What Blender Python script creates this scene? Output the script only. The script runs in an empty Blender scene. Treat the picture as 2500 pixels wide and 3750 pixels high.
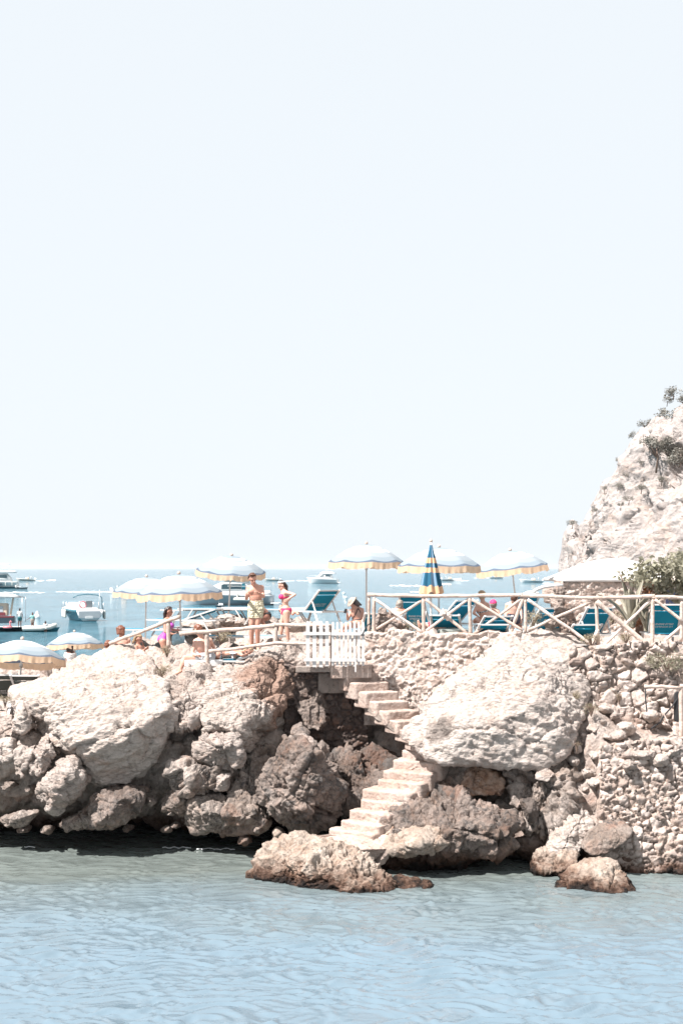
import bpy, bmesh, math, random
import numpy as np
from mathutils import Vector, Matrix
rnd = random.Random(7)
SC = bpy.context.scene
COL = SC.collection
R = math.radians
CAMZ, FPX, HORY = 5.6, 5208.0, 2081.0

def W(px, py, Y):
    """a point of the place: X and Z of what stands Y metres out"""
    return Vector(((px - 1250) * Y / FPX, Y, CAMZ - (py - HORY) * Y / FPX))
def XA(px, Y): return (px - 1250) * Y / FPX
def onsea(px, py):
    Y = CAMZ * FPX / (py - HORY)
    return Vector(((px - 1250) * Y / FPX, Y, 0.0))

# ---------------------------------------------------------------- noise
_rs = np.random.RandomState(3)
_G = _rs.normal(size=(4096, 3)); _G /= np.linalg.norm(_G, axis=1)[:, None]
_RV = _rs.rand(4096, 3)
def _h(i, j, k, seed):
    h = (i.astype(np.int64) * 73856093) ^ (j.astype(np.int64) * 19349663) ^ (k.astype(np.int64) * 83492791) ^ (seed * 2654435761)
    h = (h ^ (h >> 13)) * 1274126177
    return (h ^ (h >> 16)) & 4095
def gnoise(P, seed=0):
    f0 = np.floor(P); f = P - f0; i = f0.astype(np.int64)
    u = f * f * f * (f * (f * 6 - 15) + 10)
    out = np.zeros(len(P))
    for dx in (0, 1):
        wx = u[:, 0] if dx else 1 - u[:, 0]
        for dy in (0, 1):
            wy = u[:, 1] if dy else 1 - u[:, 1]
            for dz in (0, 1):
                wz = u[:, 2] if dz else 1 - u[:, 2]
                g = _G[_h(i[:, 0] + dx, i[:, 1] + dy, i[:, 2] + dz, seed)]
                d = (f[:, 0] - dx) * g[:, 0] + (f[:, 1] - dy) * g[:, 1] + (f[:, 2] - dz) * g[:, 2]
                out += wx * wy * wz * d
    return out * 1.6
def fbm(P, octv=4, seed=0, gain=0.5):
    o = np.zeros(len(P)); a = 1.0; s = 1.0
    for k in range(octv):
        o += a * gnoise(P * s + k * 17.3, seed + k); a *= gain; s *= 2.03
    return o
def ridged(P, octv=4, seed=0, gain=0.5):
    o = np.zeros(len(P)); a = 1.0; s = 1.0
    for k in range(octv):
        o += a * (1 - 2 * np.abs(gnoise(P * s + k * 11.7, seed + k))); a *= gain; s *= 2.07
    return o
def worley(P, seed=0):
    i = np.floor(P).astype(np.int64)
    n = len(P)
    F1 = np.full(n, 9.0); F2 = np.full(n, 9.0); D1 = np.zeros((n, 3)); ID = np.zeros(n, dtype=np.int64)
    for dx in (-1, 0, 1):
        for dy in (-1, 0, 1):
            for dz in (-1, 0, 1):
                hh = _h(i[:, 0] + dx, i[:, 1] + dy, i[:, 2] + dz, seed)
                c = _RV[hh]
                d = np.stack([i[:, 0] + dx + c[:, 0], i[:, 1] + dy + c[:, 1], i[:, 2] + dz + c[:, 2]], 1) - P
                L = np.sqrt((d * d).sum(1))
                m = L < F1
                F2 = np.where(m, F1, np.minimum(F2, L))
                F1 = np.where(m, L, F1); D1[m] = d[m]; ID = np.where(m, hh, ID)
    return F1, F2, D1, ID
def sstep(a, b, x):
    t = np.clip((x - a) / (b - a), 0, 1); return t * t * (3 - 2 * t)

# ---------------------------------------------------------------- mesh helpers
def np_mesh(name, V, F, mat, parent=None, smooth=True, loc=None, attrs=None):
    V = np.asarray(V, dtype=np.float32); F = np.asarray(F, dtype=np.int32)
    if loc is not None: V = V - np.array(loc, dtype=np.float32)
    me = bpy.data.meshes.new(name)
    k = F.shape[1]
    me.vertices.add(len(V)); me.vertices.foreach_set('co', V.ravel())
    me.loops.add(F.size); me.loops.foreach_set('vertex_index', F.ravel())
    me.polygons.add(len(F)); me.polygons.foreach_set('loop_start', np.arange(0, F.size, k, dtype=np.int32))
    me.polygons.foreach_set('loop_total', np.full(len(F), k, dtype=np.int32))
    me.polygons.foreach_set('use_smooth', np.full(len(F), smooth))
    if attrs:
        for an, av in attrs.items():
            a = me.attributes.new(an, 'FLOAT', 'POINT'); a.data.foreach_set('value', np.asarray(av, dtype=np.float32))
    me.update(calc_edges=True); me.validate()
    if mat: me.materials.append(mat)
    o = bpy.data.objects.new(name, me); COL.objects.link(o)
    if loc is not None: o.location = loc
    if parent: o.parent = parent
    return o
def vnormals(V, F):
    a = V[F[:, 0]]; b = V[F[:, 1]]; c = V[F[:, -1]]
    fn = np.cross(b - a, c - a)
    N = np.zeros_like(V)
    for k in range(F.shape[1]): np.add.at(N, F[:, k], fn)
    return N / (np.linalg.norm(N, axis=1)[:, None] + 1e-12)
def grid_faces(nu, nv):
    i = np.arange((nu - 1) * (nv - 1)); r = i // (nv - 1); c = i % (nv - 1)
    a = r * nv + c
    return np.stack([a, a + nv, a + nv + 1, a + 1], 1)
def obj(name, bm, mat, parent=None, smooth=False, loc=None):
    if loc is not None: bmesh.ops.translate(bm, verts=bm.verts, vec=-Vector(loc))
    me = bpy.data.meshes.new(name); bm.to_mesh(me); bm.free()
    if smooth: me.polygons.foreach_set('use_smooth', [True] * len(me.polygons))
    for m in (mat if isinstance(mat, (list, tuple)) else [mat]): me.materials.append(m)
    o = bpy.data.objects.new(name, me); COL.objects.link(o)
    if loc is not None: o.location = loc
    if parent: o.parent = parent
    return o
def tag(o, label=None, cat=None, group=None, kind=None):
    if label: o['label'] = label
    if cat: o['category'] = cat
    if group: o['group'] = group
    if kind: o['kind'] = kind
    return o
def thing(name, label, cat, loc=(0, 0, 0), rz=0, group=None):
    o = bpy.data.objects.new(name, None); COL.objects.link(o); o.empty_display_size = .2
    o.location = loc; o.rotation_euler = (0, 0, rz)
    return tag(o, label, cat, group)
def dup(root, loc, rz, label=None, group=None):
    def cp(o, par):
        c = o.copy(); COL.objects.link(c)
        if par: c.parent = par
        for ch in list(o.children): cp(ch, c)
        return c
    r = cp(root, None); r.location = loc; r.rotation_euler = (0, 0, rz)
    if label: r['label'] = label
    if group: r['group'] = group
    return r
def add_box(bm, c, s, rot=None):
    M = Matrix.Translation(Vector(c)) @ (rot.to_4x4() if rot else Matrix.Identity(4)) @ Matrix.Diagonal((s[0], s[1], s[2], 1))
    return bmesh.ops.create_cube(bm, size=1.0, matrix=M)['verts']
def add_bar(bm, a, b, w, t=None, up=(0, 0, 1)):
    """square bar from a to b"""
    a = Vector(a); b = Vector(b); d = b - a; L = d.length; z = d.normalized()
    x = Vector(up).cross(z)
    if x.length < 1e-3: x = Vector((1, 0, 0)).cross(z)
    x.normalize(); y = z.cross(x)
    rot = Matrix((x, y, z)).transposed()
    return add_box(bm, (a + b) / 2, (w, t or w, L), rot)
def add_tube(bm, pts, rad, seg=8, caps=True):
    pts = [Vector(p) for p in pts]; n = len(pts)
    if not hasattr(rad, '__len__'): rad = [rad] * n
    rings = []; x = None
    for i, p in enumerate(pts):
        d = (pts[min(i + 1, n - 1)] - pts[max(i - 1, 0)]).normalized()
        if x is None:
            x = d.cross(Vector((0, 0, 1)))
            if x.length < .1: x = d.cross(Vector((0, 1, 0)))
        x = (x - d * x.dot(d)).normalized(); y = d.cross(x)
        rings.append([bm.verts.new(p + (x * math.cos(2 * math.pi * k / seg) + y * math.sin(2 * math.pi * k / seg)) * rad[i]) for k in range(seg)])
    for i in range(n - 1):
        for k in range(seg):
            bm.faces.new((rings[i][k], rings[i][(k + 1) % seg], rings[i + 1][(k + 1) % seg], rings[i + 1][k]))
    if caps:
        bm.faces.new(rings[0][::-1]); bm.faces.new(rings[-1])
    return rings
def add_ell(bm, c, r, rot=None, u=16, v=10):
    M = Matrix.Translation(Vector(c)) @ (rot.to_4x4() if rot else Matrix.Identity(4)) @ Matrix.Diagonal((r[0], r[1], r[2], 1))
    return bmesh.ops.create_uvsphere(bm, u_segments=u, v_segments=v, radius=1.0, matrix=M)['verts']
def tube_obj(name, pts, rad, mat, parent=None, seg=8, loc=None):
    bm = bmesh.new(); add_tube(bm, pts, rad, seg); return obj(name, bm, mat, parent, True, loc)
def fixn(bm): bmesh.ops.recalc_face_normals(bm, faces=bm.faces); return bm

# ---------------------------------------------------------------- materials
def mat_new(name):
    m = bpy.data.materials.new(name); m.use_nodes = True
    nt = m.node_tree; b = nt.nodes['Principled BSDF']
    return m, nt, b
def N(nt, typ, **kw):
    n = nt.nodes.new(typ)
    for k, v in kw.items():
        if k.startswith('i_'):
            n.inputs[k[2:].replace('_', ' ')].default_value = v
        else: setattr(n, k, v)
    return n
def ramp(nt, src, stops):
    r = nt.nodes.new('ShaderNodeValToRGB'); e = r.color_ramp.elements
    while len(e) < len(stops): e.new(.5)
    for k, (p, c) in enumerate(stops):
        e[k].position = p; e[k].color = (c, c, c, 1) if not hasattr(c, '__len__') else (*c, 1)
    nt.links.new(src, r.inputs[0]); return r.outputs[0]
def mix(nt, fac, a, b, mode='MIX'):
    m = nt.nodes.new('ShaderNodeMix'); m.data_type = 'RGBA'; m.blend_type = mode
    L = nt.links
    if hasattr(fac, 'links'): L.new(fac, m.inputs[0])
    else: m.inputs[0].default_value = fac
    for s, v in ((6, a), (7, b)):
        if hasattr(v, 'links'): L.new(v, m.inputs[s])
        else: m.inputs[s].default_value = (*v, 1)
    return m.outputs[2]
def noise_tex(nt, vec, scale, detail=6, rough=.6, dist=0.0):
    n = N(nt, 'ShaderNodeTexNoise'); n.inputs['Scale'].default_value = scale
    n.inputs['Detail'].default_value = detail; n.inputs['Roughness'].default_value = rough
    n.inputs['Distortion'].default_value = dist
    if vec is not None: nt.links.new(vec, n.inputs['Vector'])
    return n.outputs[0]
def plain(name, col, rough=.6, var=.12, scale=9, bump=0.0, metal=0.0):
    m, nt, b = mat_new(name)
    tc = N(nt, 'ShaderNodeTexCoord').outputs['Object']
    f = noise_tex(nt, tc, scale, 5)
    lo = tuple(c * (1 - var) for c in col); hi = tuple(min(1, c * (1 + var)) for c in col)
    nt.links.new(ramp(nt, f, [(.3, lo), (.7, hi)]), b.inputs['Base Color'])
    b.inputs['Roughness'].default_value = rough; b.inputs['Metallic'].default_value = metal
    if bump:
        bp = N(nt, 'ShaderNodeBump'); bp.inputs['Strength'].default_value = bump; bp.inputs['Distance'].default_value = .02
        nt.links.new(noise_tex(nt, tc, scale * 4, 6), bp.inputs['Height']); nt.links.new(bp.outputs[0], b.inputs['Normal'])
    return m
SPK = [1.0, .85]
def N_scale(nt, src, f):
    n = N(nt, 'ShaderNodeMath', operation='MULTIPLY'); nt.links.new(src, n.inputs[0]); n.inputs[1].default_value = f; return n.outputs[0]
def rock_mat(name, base, alt, pink=(.50, .36, .29), dark=(.09, .08, .075), pinkamt=.35, darkamt=.25, tide_shade=True, stain=0.0, fine=1.0, tone=False, mortar=None, grain=None, spot=None):
    AL = .80
    base, alt, pink = [(q[0] * AL * 1.01, q[1] * AL * .985, q[2] * AL * .975) for q in (base, alt, pink)]
    m, nt, b = mat_new(name); L = nt.links
    pos = N(nt, 'ShaderNodeNewGeometry').outputs['Position']
    v = pos
    if grain:
        mp = N(nt, 'ShaderNodeMapping'); mp.inputs['Rotation'].default_value = grain[0]; mp.inputs['Scale'].default_value = grain[1]
        L.new(pos, mp.inputs[0]); v = mp.outputs[0]
    big = noise_tex(nt, v, 1.1, 8, .65, .3)
    col = mix(nt, ramp(nt, big, [(.36, 0), (.62, 1)]), base, alt)
    mid = noise_tex(nt, v, 3.1, 7, .7, .6)
    pk = ramp(nt, mid, [(.60 - .25 * pinkamt, 0), (.74, min(1, .35 + pinkamt))])
    col = mix(nt, pk, col, pink)
    if stain > 0:
        s2 = noise_tex(nt, pos, .9, 7, .65, .8)
        col = mix(nt, ramp(nt, s2, [(.62 - .25 * stain, 0), (.72, min(1, stain * 1.3))]), col, (.25, .10, .05))
    if tone:
        at = N(nt, 'ShaderNodeAttribute', attribute_name='tone')
        col = mix(nt, 1.0, col, ramp(nt, at.outputs['Fac'], [(0, (.62, .56, .53)), (.5, (.95, .92, .9)), (1, (1.15, 1.12, 1.1))]), 'MULTIPLY')
    if mortar:
        at = N(nt, 'ShaderNodeAttribute', attribute_name='mortar')
        col = mix(nt, at.outputs['Fac'], col, mortar)
    pit = noise_tex(nt, v, 11, 8, .75, .2)
    pp = ramp(nt, pit, [(.34 + .1 * darkamt, 1), (.44 + .1 * darkamt, 0)])
    pk2 = noise_tex(nt, pos, 1.7, 6, .7, .4)
    pm = N(nt, 'ShaderNodeMath', operation='MULTIPLY'); L.new(pp, pm.inputs[0])
    L.new(ramp(nt, pk2, [(.62 - .3 * darkamt, 0.1), (.72 - .2 * darkamt, .95)]), pm.inputs[1])
    col = mix(nt, pm.outputs[0], col, dark)
    # broad weathering: grey black lichen films with a ragged edge of their own
    film = noise_tex(nt, pos, 2.3, 9, .78, .5)
    col = mix(nt, ramp(nt, film, [(.66 - .22 * darkamt, 0), (.72 - .2 * darkamt, min(1, .25 + darkamt * 1.5))]), col, dark)
    if spot:                      # torn edged patch: the boulder's old stain, the slab's painted flank shade
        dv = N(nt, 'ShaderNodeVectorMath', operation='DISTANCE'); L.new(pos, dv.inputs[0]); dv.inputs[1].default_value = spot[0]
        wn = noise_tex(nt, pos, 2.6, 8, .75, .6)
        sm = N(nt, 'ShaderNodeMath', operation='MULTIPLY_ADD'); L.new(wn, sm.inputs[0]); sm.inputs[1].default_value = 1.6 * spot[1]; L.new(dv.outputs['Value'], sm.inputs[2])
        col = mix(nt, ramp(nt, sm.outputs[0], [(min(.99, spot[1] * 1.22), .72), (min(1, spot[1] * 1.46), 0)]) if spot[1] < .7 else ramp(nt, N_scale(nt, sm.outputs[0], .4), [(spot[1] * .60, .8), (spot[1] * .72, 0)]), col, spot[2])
    if tide_shade:  # tidal stain; larger values lift it and paint cavity shade into the rock
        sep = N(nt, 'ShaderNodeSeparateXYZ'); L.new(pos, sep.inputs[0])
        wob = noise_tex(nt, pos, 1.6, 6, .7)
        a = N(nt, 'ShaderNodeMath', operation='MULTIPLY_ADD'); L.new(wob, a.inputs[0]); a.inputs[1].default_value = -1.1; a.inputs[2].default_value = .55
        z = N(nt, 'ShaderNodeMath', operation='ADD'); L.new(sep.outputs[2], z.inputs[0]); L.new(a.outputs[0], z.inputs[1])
        col = mix(nt, ramp(nt, z.outputs[0], [(.10 * tide_shade, .92), (.36 * tide_shade, 0)]), col, (.075, .036, .022))
        col = mix(nt, ramp(nt, z.outputs[0], [(max(0, .06 * (tide_shade - 1)), 1), (.15 * tide_shade, 0)]), col, (.014, .011, .010))
    sp = noise_tex(nt, v, 8.5 * SPK[0], 9, .82, .3)          # gritty mottling of the stone itself
    col = mix(nt, SPK[1], col, ramp(nt, sp, [(.33, (.45, .40, .37)), (.44, (1.12, 1.10, 1.09)), (.62, (1.5, 1.49, 1.48))]), 'MULTIPLY')
    L.new(col, b.inputs['Base Color'])
    b.inputs['Roughness'].default_value = .92; b.inputs['Specular IOR Level'].default_value = .2
    bp = N(nt, 'ShaderNodeBump'); bp.inputs['Strength'].default_value = 1.0 * fine; bp.inputs['Distance'].default_value = .085
    n1 = noise_tex(nt, v, 7, 10, .72, .2)
    vo = N(nt, 'ShaderNodeTexVoronoi'); vo.inputs['Scale'].default_value = 13; L.new(v, vo.inputs['Vector'])
    ad = N(nt, 'ShaderNodeMath', operation='MULTIPLY_ADD'); L.new(vo.outputs['Distance'], ad.inputs[0]); ad.inputs[1].default_value = .35; L.new(n1, ad.inputs[2])
    L.new(ad.outputs[0], bp.inputs['Height']); L.new(bp.outputs[0], b.inputs['Normal'])
    return m
M = {}
GR1 = ((0, R(28), 0), (.8, 1, 1.6))
GR2 = ((0, R(-35), 0), (.8, 1, 2.0))
M['lime'] = rock_mat('limestone', (.50, .45, .415), (.42, .37, .335), pinkamt=.35, darkamt=.10, grain=GR1, tide_shade=False)
M['lime2'] = rock_mat('limestone_pitted', (.46, .41, .38), (.34, .29, .26), pinkamt=.35, darkamt=.26, grain=GR2, stain=.22, tide_shade=False)
M['grey'] = rock_mat('weathered_grey_rock', (.39, .345, .315), (.21, .17, .145), pink=(.42, .31, .25), pinkamt=.3, darkamt=.55, stain=.34, tide_shade=1.5)
M['brown'] = rock_mat('brown_crag', (.31, .262, .235), (.13, .102, .088), pink=(.33, .225, .17), pinkamt=.35, darkamt=.6, stain=.22, tide_shade=1.5)
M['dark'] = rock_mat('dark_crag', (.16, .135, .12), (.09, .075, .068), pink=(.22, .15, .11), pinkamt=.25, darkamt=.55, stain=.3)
M['rubble'] = rock_mat('rubble', (.42, .36, .325), (.29, .235, .205), pink=(.38, .24, .18), pinkamt=.45, darkamt=.35, stain=.3)
M['sea_rock'] = rock_mat('sea_rock', (.43, .375, .325), (.33, .265, .22), pink=(.34, .21, .14), pinkamt=.4, darkamt=.3, stain=.2)
M['orange'] = rock_mat('orange_concretion', (.50, .37, .29), (.40, .235, .155), pink=(.56, .49, .44), pinkamt=.5, darkamt=.15, stain=.4)
M['wall'] = rock_mat('mortared_stone', (.54, .465, .425), (.46, .385, .345), pinkamt=.35, darkamt=.10, tide_shade=False, tone=True, mortar=(.46, .39, .35), fine=.8)
M['drywall'] = rock_mat('dry_stone', (.56, .51, .48), (.44, .385, .355), pinkamt=.25, darkamt=.2, tide_shade=True, tone=True, mortar=(.33, .26, .22), fine=.8)
M['cavewall'] = rock_mat('stained_masonry', (.24, .20, .18), (.13, .105, .095), pink=(.25, .12, .07), pinkamt=.35, darkamt=.4, tide_shade=False, tone=True, mortar=(.13, .10, .09), stain=.35)
M['step'] = rock_mat('worn_step', (.46, .385, .345), (.37, .295, .255), pink=(.44, .31, .25), pinkamt=.4, darkamt=.14, tide_shade=False, fine=.5)
M['concrete'] = rock_mat('old_concrete', (.29, .25, .225), (.20, .17, .15), pinkamt=.2, darkamt=.12, tide_shade=False, fine=.35)
M['cliff'] = None

# ---------------------------------------------------------------- rocks
_ICO = {}
def ico(n):
    if n not in _ICO:
        bm = bmesh.new(); bmesh.ops.create_icosphere(bm, subdivisions=n, radius=1.0)
        V = np.array([v.co[:] for v in bm.verts]); F = np.array([[v.index for v in f.verts] for f in bm.faces])
        bm.free(); _ICO[n] = (V / np.linalg.norm(V, axis=1)[:, None], F)
    return _ICO[n]
def rock_disp(P, amp, seed, grain=None, facet=1.0, pit=1.0, cell=.42):
    Q = P
    if grain is not None:      # strata: stretch the noise along a slanted bedding plane
        a = R(grain[0]); c, s = math.cos(a), math.sin(a)
        x = P[:, 0] * c + P[:, 2] * s; z = -P[:, 0] * s + P[:, 2] * c
        Q = np.stack([x * .55, P[:, 1], z * grain[1]], 1)
    d = fbm(Q * 1.3 + seed, 3, seed) * .09
    F1, F2, D, ID = worley(P / (cell * 2.1) + .12 * fbm(P * 1.5, 2, seed + 9)[:, None], seed + 8)
    d += facet * (np.clip((D * _G[ID]).sum(1), -.8, .8) * .16 + (_RV[ID][:, 0] - .5) * .10) - facet * .05 * (1 - sstep(0, .07, F2 - F1))
    d += (ridged(Q * 2.2, 3, seed + 12) - .6) * .035
    Pw = P + .10 * np.stack([fbm(P * 2.2 + 5, 2, seed + 5), fbm(P * 2.2 + 9, 2, seed + 6), fbm(P * 2.2 + 13, 2, seed + 7)], 1)
    F1, F2, D, ID = worley(Pw / cell, seed + 1)
    g = _G[ID]
    d += facet * (np.clip((D * g).sum(1), -.8, .8) * .075 + (_RV[ID][:, 0] - .5) * .06)
    d -= facet * .05 * (1 - sstep(.0, .10, F2 - F1)) * (_RV[ID][:, 1])
    F1, F2, D, ID = worley(Pw / (cell * .36), seed + 2)
    d += facet * (np.clip((D * _G[ID]).sum(1), -.8, .8) * .022 + (_RV[ID][:, 0] - .5) * .018)
    F1, F2, D, ID = worley(Pw / (cell * .17), seed + 14)
    d += np.clip((D * _G[ID]).sum(1), -.8, .8) * .016 + (_RV[ID][:, 0] - .5) * .012
    F1, F2, D, ID = worley(P / (cell * 2.6) + .35 * fbm(P * 1.3, 3, seed + 19)[:, None], seed + 18)
    d -= .07 * (1 - sstep(.0, .05, F2 - F1)) * sstep(.35, .6, _RV[ID][:, 2])
    d += ridged(Q * 4.5, 4, seed + 3) * .019 * pit
    r2 = fbm(Q * 9, 3, seed + 4)
    d -= np.clip(r2 - .15, 0, 1) * .05 * pit
    return d * amp
def rock(name, pts, mat, label=None, res=6, p=30, amp=1.0, seed=None, grain=None, facet=1.0, pit=1.0, cell=.42, group=None, cat='boulder', back=None, parent=None, shrink=1.07):
    """pts: world points; the solid is their rounded hull with broken stone relief"""
    pts = [Vector(q) for q in pts]
    if back:
        c0 = sum(pts, Vector()) / len(pts)
        pts = pts + [Vector((c0.x + (q.x - c0.x) * .7, q.y + back, c0.z + (q.z - c0.z) * .7)) for q in pts]
    A = np.array([q[:] for q in pts])
    lo, hi = A.min(0), A.max(0); ext = (hi - lo) / 2 + 1e-6
    bm = bmesh.new()
    for q in (A - (lo + hi) / 2) / ext: bm.verts.new(q)
    r = bmesh.ops.convex_hull(bm, input=bm.verts)
    hv = [v.co.copy() for v in bm.verts if v.link_faces]
    c = sum(hv, Vector()) / len(hv)
    pl = []
    for f in sorted([f for f in bm.faces], key=lambda f: -f.calc_area()):
        f.normal_update(); n = f.normal.copy(); d = n.dot(f.verts[0].co - c)
        if d < 0: n = -n; d = -d
        if d < 1e-4: continue
        if any(n.dot(n2) > .985 and abs(d - d2) < .06 for n2, d2 in pl): continue
        pl.append((n, d))
    bm.free()
    V, F = ico(res)
    NN = np.array([n[:] for n, d in pl]); DD = np.array([d for n, d in pl])
    t = np.clip(V @ NN.T, 0, None) / DD
    rad = np.power(np.power(t, p).sum(1), -1.0 / p)
    P = (V * rad[:, None] * shrink + np.array(c[:])) * ext + (lo + hi) / 2
    nr = vnormals(P, F)
    s = seed if seed is not None else rnd.randrange(900)
    sz = min(1.0, float(min(ext)) / .5)
    P = P + nr * (rock_disp(P, amp, s, grain, facet, pit, cell * max(.35, min(1.2, float(ext.mean()) / .7))) * max(.22, sz))[:, None]
    base = (float((lo[0] + hi[0]) / 2), float((lo[1] + hi[1]) / 2), float(lo[2]))
    o = np_mesh(name, P, F, mat, loc=base, parent=parent)
    if label: tag(o, label, cat, group)
    return o
def Az(x, y, Y): return W(x * .574, 2300 + y * .574, Y)
def Bz(x, y, Y): return W(800 + x * .574, 2300 + y * .574, Y)
def Cz(x, y, Y): return W(1600 + x * .574, 2300 + y * .574, Y)
def zz(fn, L): return [fn(*q) for q in L]
# ================================================================ setting
def profile_terrain():
    cols = [
     (-500, [(31.5,-1.5),(30.6,-.1),(29.9,.5),(28.9,1.05),(28.6,1.8),(29.0,2.25),(30.5,2.3),(32.5,2.4),(34.5,2.9),(36.5,3.2),(40,1.8),(46,-1.5)]),
     (120, [(31.5,-1.5),(30.8,-.1),(30.0,.5),(29.0,1.05),(28.6,1.85),(29.0,2.3),(30.5,2.35),(32.5,2.5),(34.5,3.0),(36.5,3.35),(40,1.8),(46,-1.5)]),
     (330, [(31.5,-1.5),(30.8,-.1),(30.0,.5),(29.1,1.05),(28.8,1.9),(29.4,2.5),(30.6,3.0),(32,2.9),(34.5,3.3),(36.5,3.75),(40,2.4),(46,-1.5)]),
     (480, [(31.5,-1.5),(30.8,-.1),(30.0,.5),(29.2,1.05),(28.9,1.9),(29.6,2.7),(31.0,3.5),(32.4,3.1),(34.3,3.5),(36.5,4.0),(40,3.2),(46,-1.5)]),
     (640, [(31.5,-1.5),(30.8,-.1),(30.0,.5),(29.3,1.05),(29.1,2.0),(29.6,3.0),(31.0,3.88),(32.6,3.2),(34.3,3.45),(37,4.05),(40,3.5),(46,-1.5)]),
     (760, [(31.5,-1.5),(30.8,-.1),(30.0,.5),(29.3,1.05),(29.1,2.1),(29.6,2.95),(30.8,3.35),(32.2,3.6),(34.6,3.75),(38,4.15),(40.5,3.6),(46,-1.5)]),
     (950, [(31.5,-1.5),(30.8,-.1),(30.0,.5),(29.4,1.05),(29.2,2.0),(29.6,2.9),(30.4,3.5),(31.4,3.95),(33.6,3.8),(38,4.15),(40.5,3.6),(46,-1.5)]),
     (1060,[(31,-1.5),(30.2,-.1),(29.9,.6),(29.8,1.5),(29.85,2.4),(29.95,3.2),(30.5,3.5),(31.6,3.9),(33.8,3.8),(38,4.1),(40.5,3.5),(46,-1.5)]),
     (1160,[(31.4,-1.5),(30.5,-.1),(30.2,.7),(30.0,1.6),(29.95,2.4),(29.95,3.25),(30.2,3.45),(32,3.68),(34,3.75),(37,3.85),(40,3.2),(46,-1.5)]),
     (1340,[(31.4,-1.5),(30.9,-.1),(30.7,.7),(30.6,1.6),(30.6,2.4),(30.6,3.3),(30.8,3.5),(32,3.65),(34,3.75),(37,3.8),(40,3),(46,-1.5)]),
     (1500,[(30,-1.5),(29.3,-.1),(29.2,.7),(29.4,1.4),(30.0,2.0),(30.5,3.0),(30.7,3.6),(32,3.75),(35,3.8),(37.5,3.8),(40,3),(46,-1.5)]),
     (1700,[(28.6,-1.5),(27.9,-.1),(27.9,.7),(28.4,1.4),(29.3,2),(30.1,3),(30.4,3.65),(32,3.8),(35,3.8),(37.5,3.8),(40,3.1),(46,-1.5)]),
     (1950,[(27.3,-1.5),(26.7,-.1),(26.7,.7),(27.1,1.4),(27.6,2.1),(28.3,3.0),(29.0,3.85),(31,3.85),(34,3.85),(37.5,3.85),(41,3.4),(46,1)]),
     (2150,[(26.8,-1.5),(26.2,-.1),(26.4,.7),(26.7,1.4),(27.1,2.0),(27.9,2.8),(28.9,3.9),(31,3.9),(34,3.9),(37.5,3.95),(41,3.8),(46,1)]),
     (2350,[(26.9,-1.5),(26.3,-.1),(26.5,.8),(26.8,1.6),(27.0,2.25),(28.3,2.38),(28.8,3.9),(31,3.9),(34,3.9),(37.5,3.9),(41,3.8),(46,1)]),
     (3100,[(26.9,-1.5),(26.3,-.1),(26.5,.8),(26.8,1.6),(27.0,2.25),(28.3,2.38),(28.8,3.9),(31,3.9),(34,3.9),(37.5,3.9),(41,3.8),(46,1)])]
    X0, X1, st = -12.0, 11.5, .05
    xs = np.arange(X0, X1, st)
    for c in cols:
        if c[0] < 1000: c[1][4] = (c[1][4][0] - .55, c[1][4][1]); c[1][3] = (c[1][3][0] - .45, c[1][3][1] - .1); c[1][2] = (c[1][2][0] - .35, c[1][2][1] - .1)
    kx = np.array([(c[0] - 1250) * 29 / FPX for c in cols])
    pr = np.array([c[1] for c in cols])                     # cols x 12 x 2
    nseg = [6, 14, 14, 16, 20, 30, 34, 34, 30, 24, 16]
    ts = np.concatenate([np.arange(n) / n + k for k, n in enumerate(nseg)] + [[11.0]])
    P = np.zeros((len(xs), 12, 2))
    for j in range(12):
        for a in range(2): P[:, j, a] = np.interp(xs, kx, pr[:, j, a])
    i0 = np.minimum(ts.astype(int), 10); f = (ts - i0)[None, :, None]
    i00 = np.maximum(i0 - 1, 0); i2 = np.minimum(i0 + 1, 11); i3 = np.minimum(i0 + 2, 11)
    p0, p1, p2, p3 = P[:, i00], P[:, i0], P[:, i2], P[:, i3]
    cr = .5 * (2 * p1 + (p2 - p0) * f + (2 * p0 - 5 * p1 + 4 * p2 - p3) * f ** 2 + (3 * p1 - p0 - 3 * p2 + p3) * f ** 3)
    lin = p1 + (p2 - p1) * f
    Q = .5 * cr + .5 * lin
    V = np.zeros((len(xs), len(ts), 3)); V[:, :, 0] = xs[:, None]; V[:, :, 1] = Q[:, :, 0]; V[:, :, 2] = Q[:, :, 1]
    V = V.reshape(-1, 3); F = grid_faces(len(xs), len(ts))[:, ::-1]
    nr = vnormals(V, F)
    if nr[:, 1].mean() > 0 and nr[:, 2].mean() < 0: nr = -nr; F = F[:, ::-1]
    face = 1 - sstep(.55, .9, nr[:, 2])
    right_floor = sstep(.5, 1.4, V[:, 0]) * (1 - face)         # the terrace floor is levelled
    Pw = V + .13 * np.stack([fbm(V * 2.0 + 3, 2, 41), fbm(V * 2.0 + 7, 2, 42), fbm(V * 2.0 + 9, 2, 43)], 1)
    d = fbm(V * .8, 4, 11) * .22
    for sc, am, sd in ((.62, .30, 21), (.28, .15, 22), (.13, .06, 23)):
        F1, F2, D, ID = worley(Pw / sc, sd)
        d += am * (np.sqrt(np.clip(F2 - F1, 0, 1)) - .45) * (.35 + 1.0 * _RV[ID][:, 0]) + am * .25 * np.clip((D * _G[ID]).sum(1), -1, 1)
    d += ridged(V * 5, 4, 31) * .02
    d *= np.where(V[:, 2] < -.5, .3, 1.0) * (1 - .75 * right_floor)
    V = V + nr * d[:, None]
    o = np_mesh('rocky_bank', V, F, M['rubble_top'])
    tag(o, kind='structure')
    return o
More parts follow.
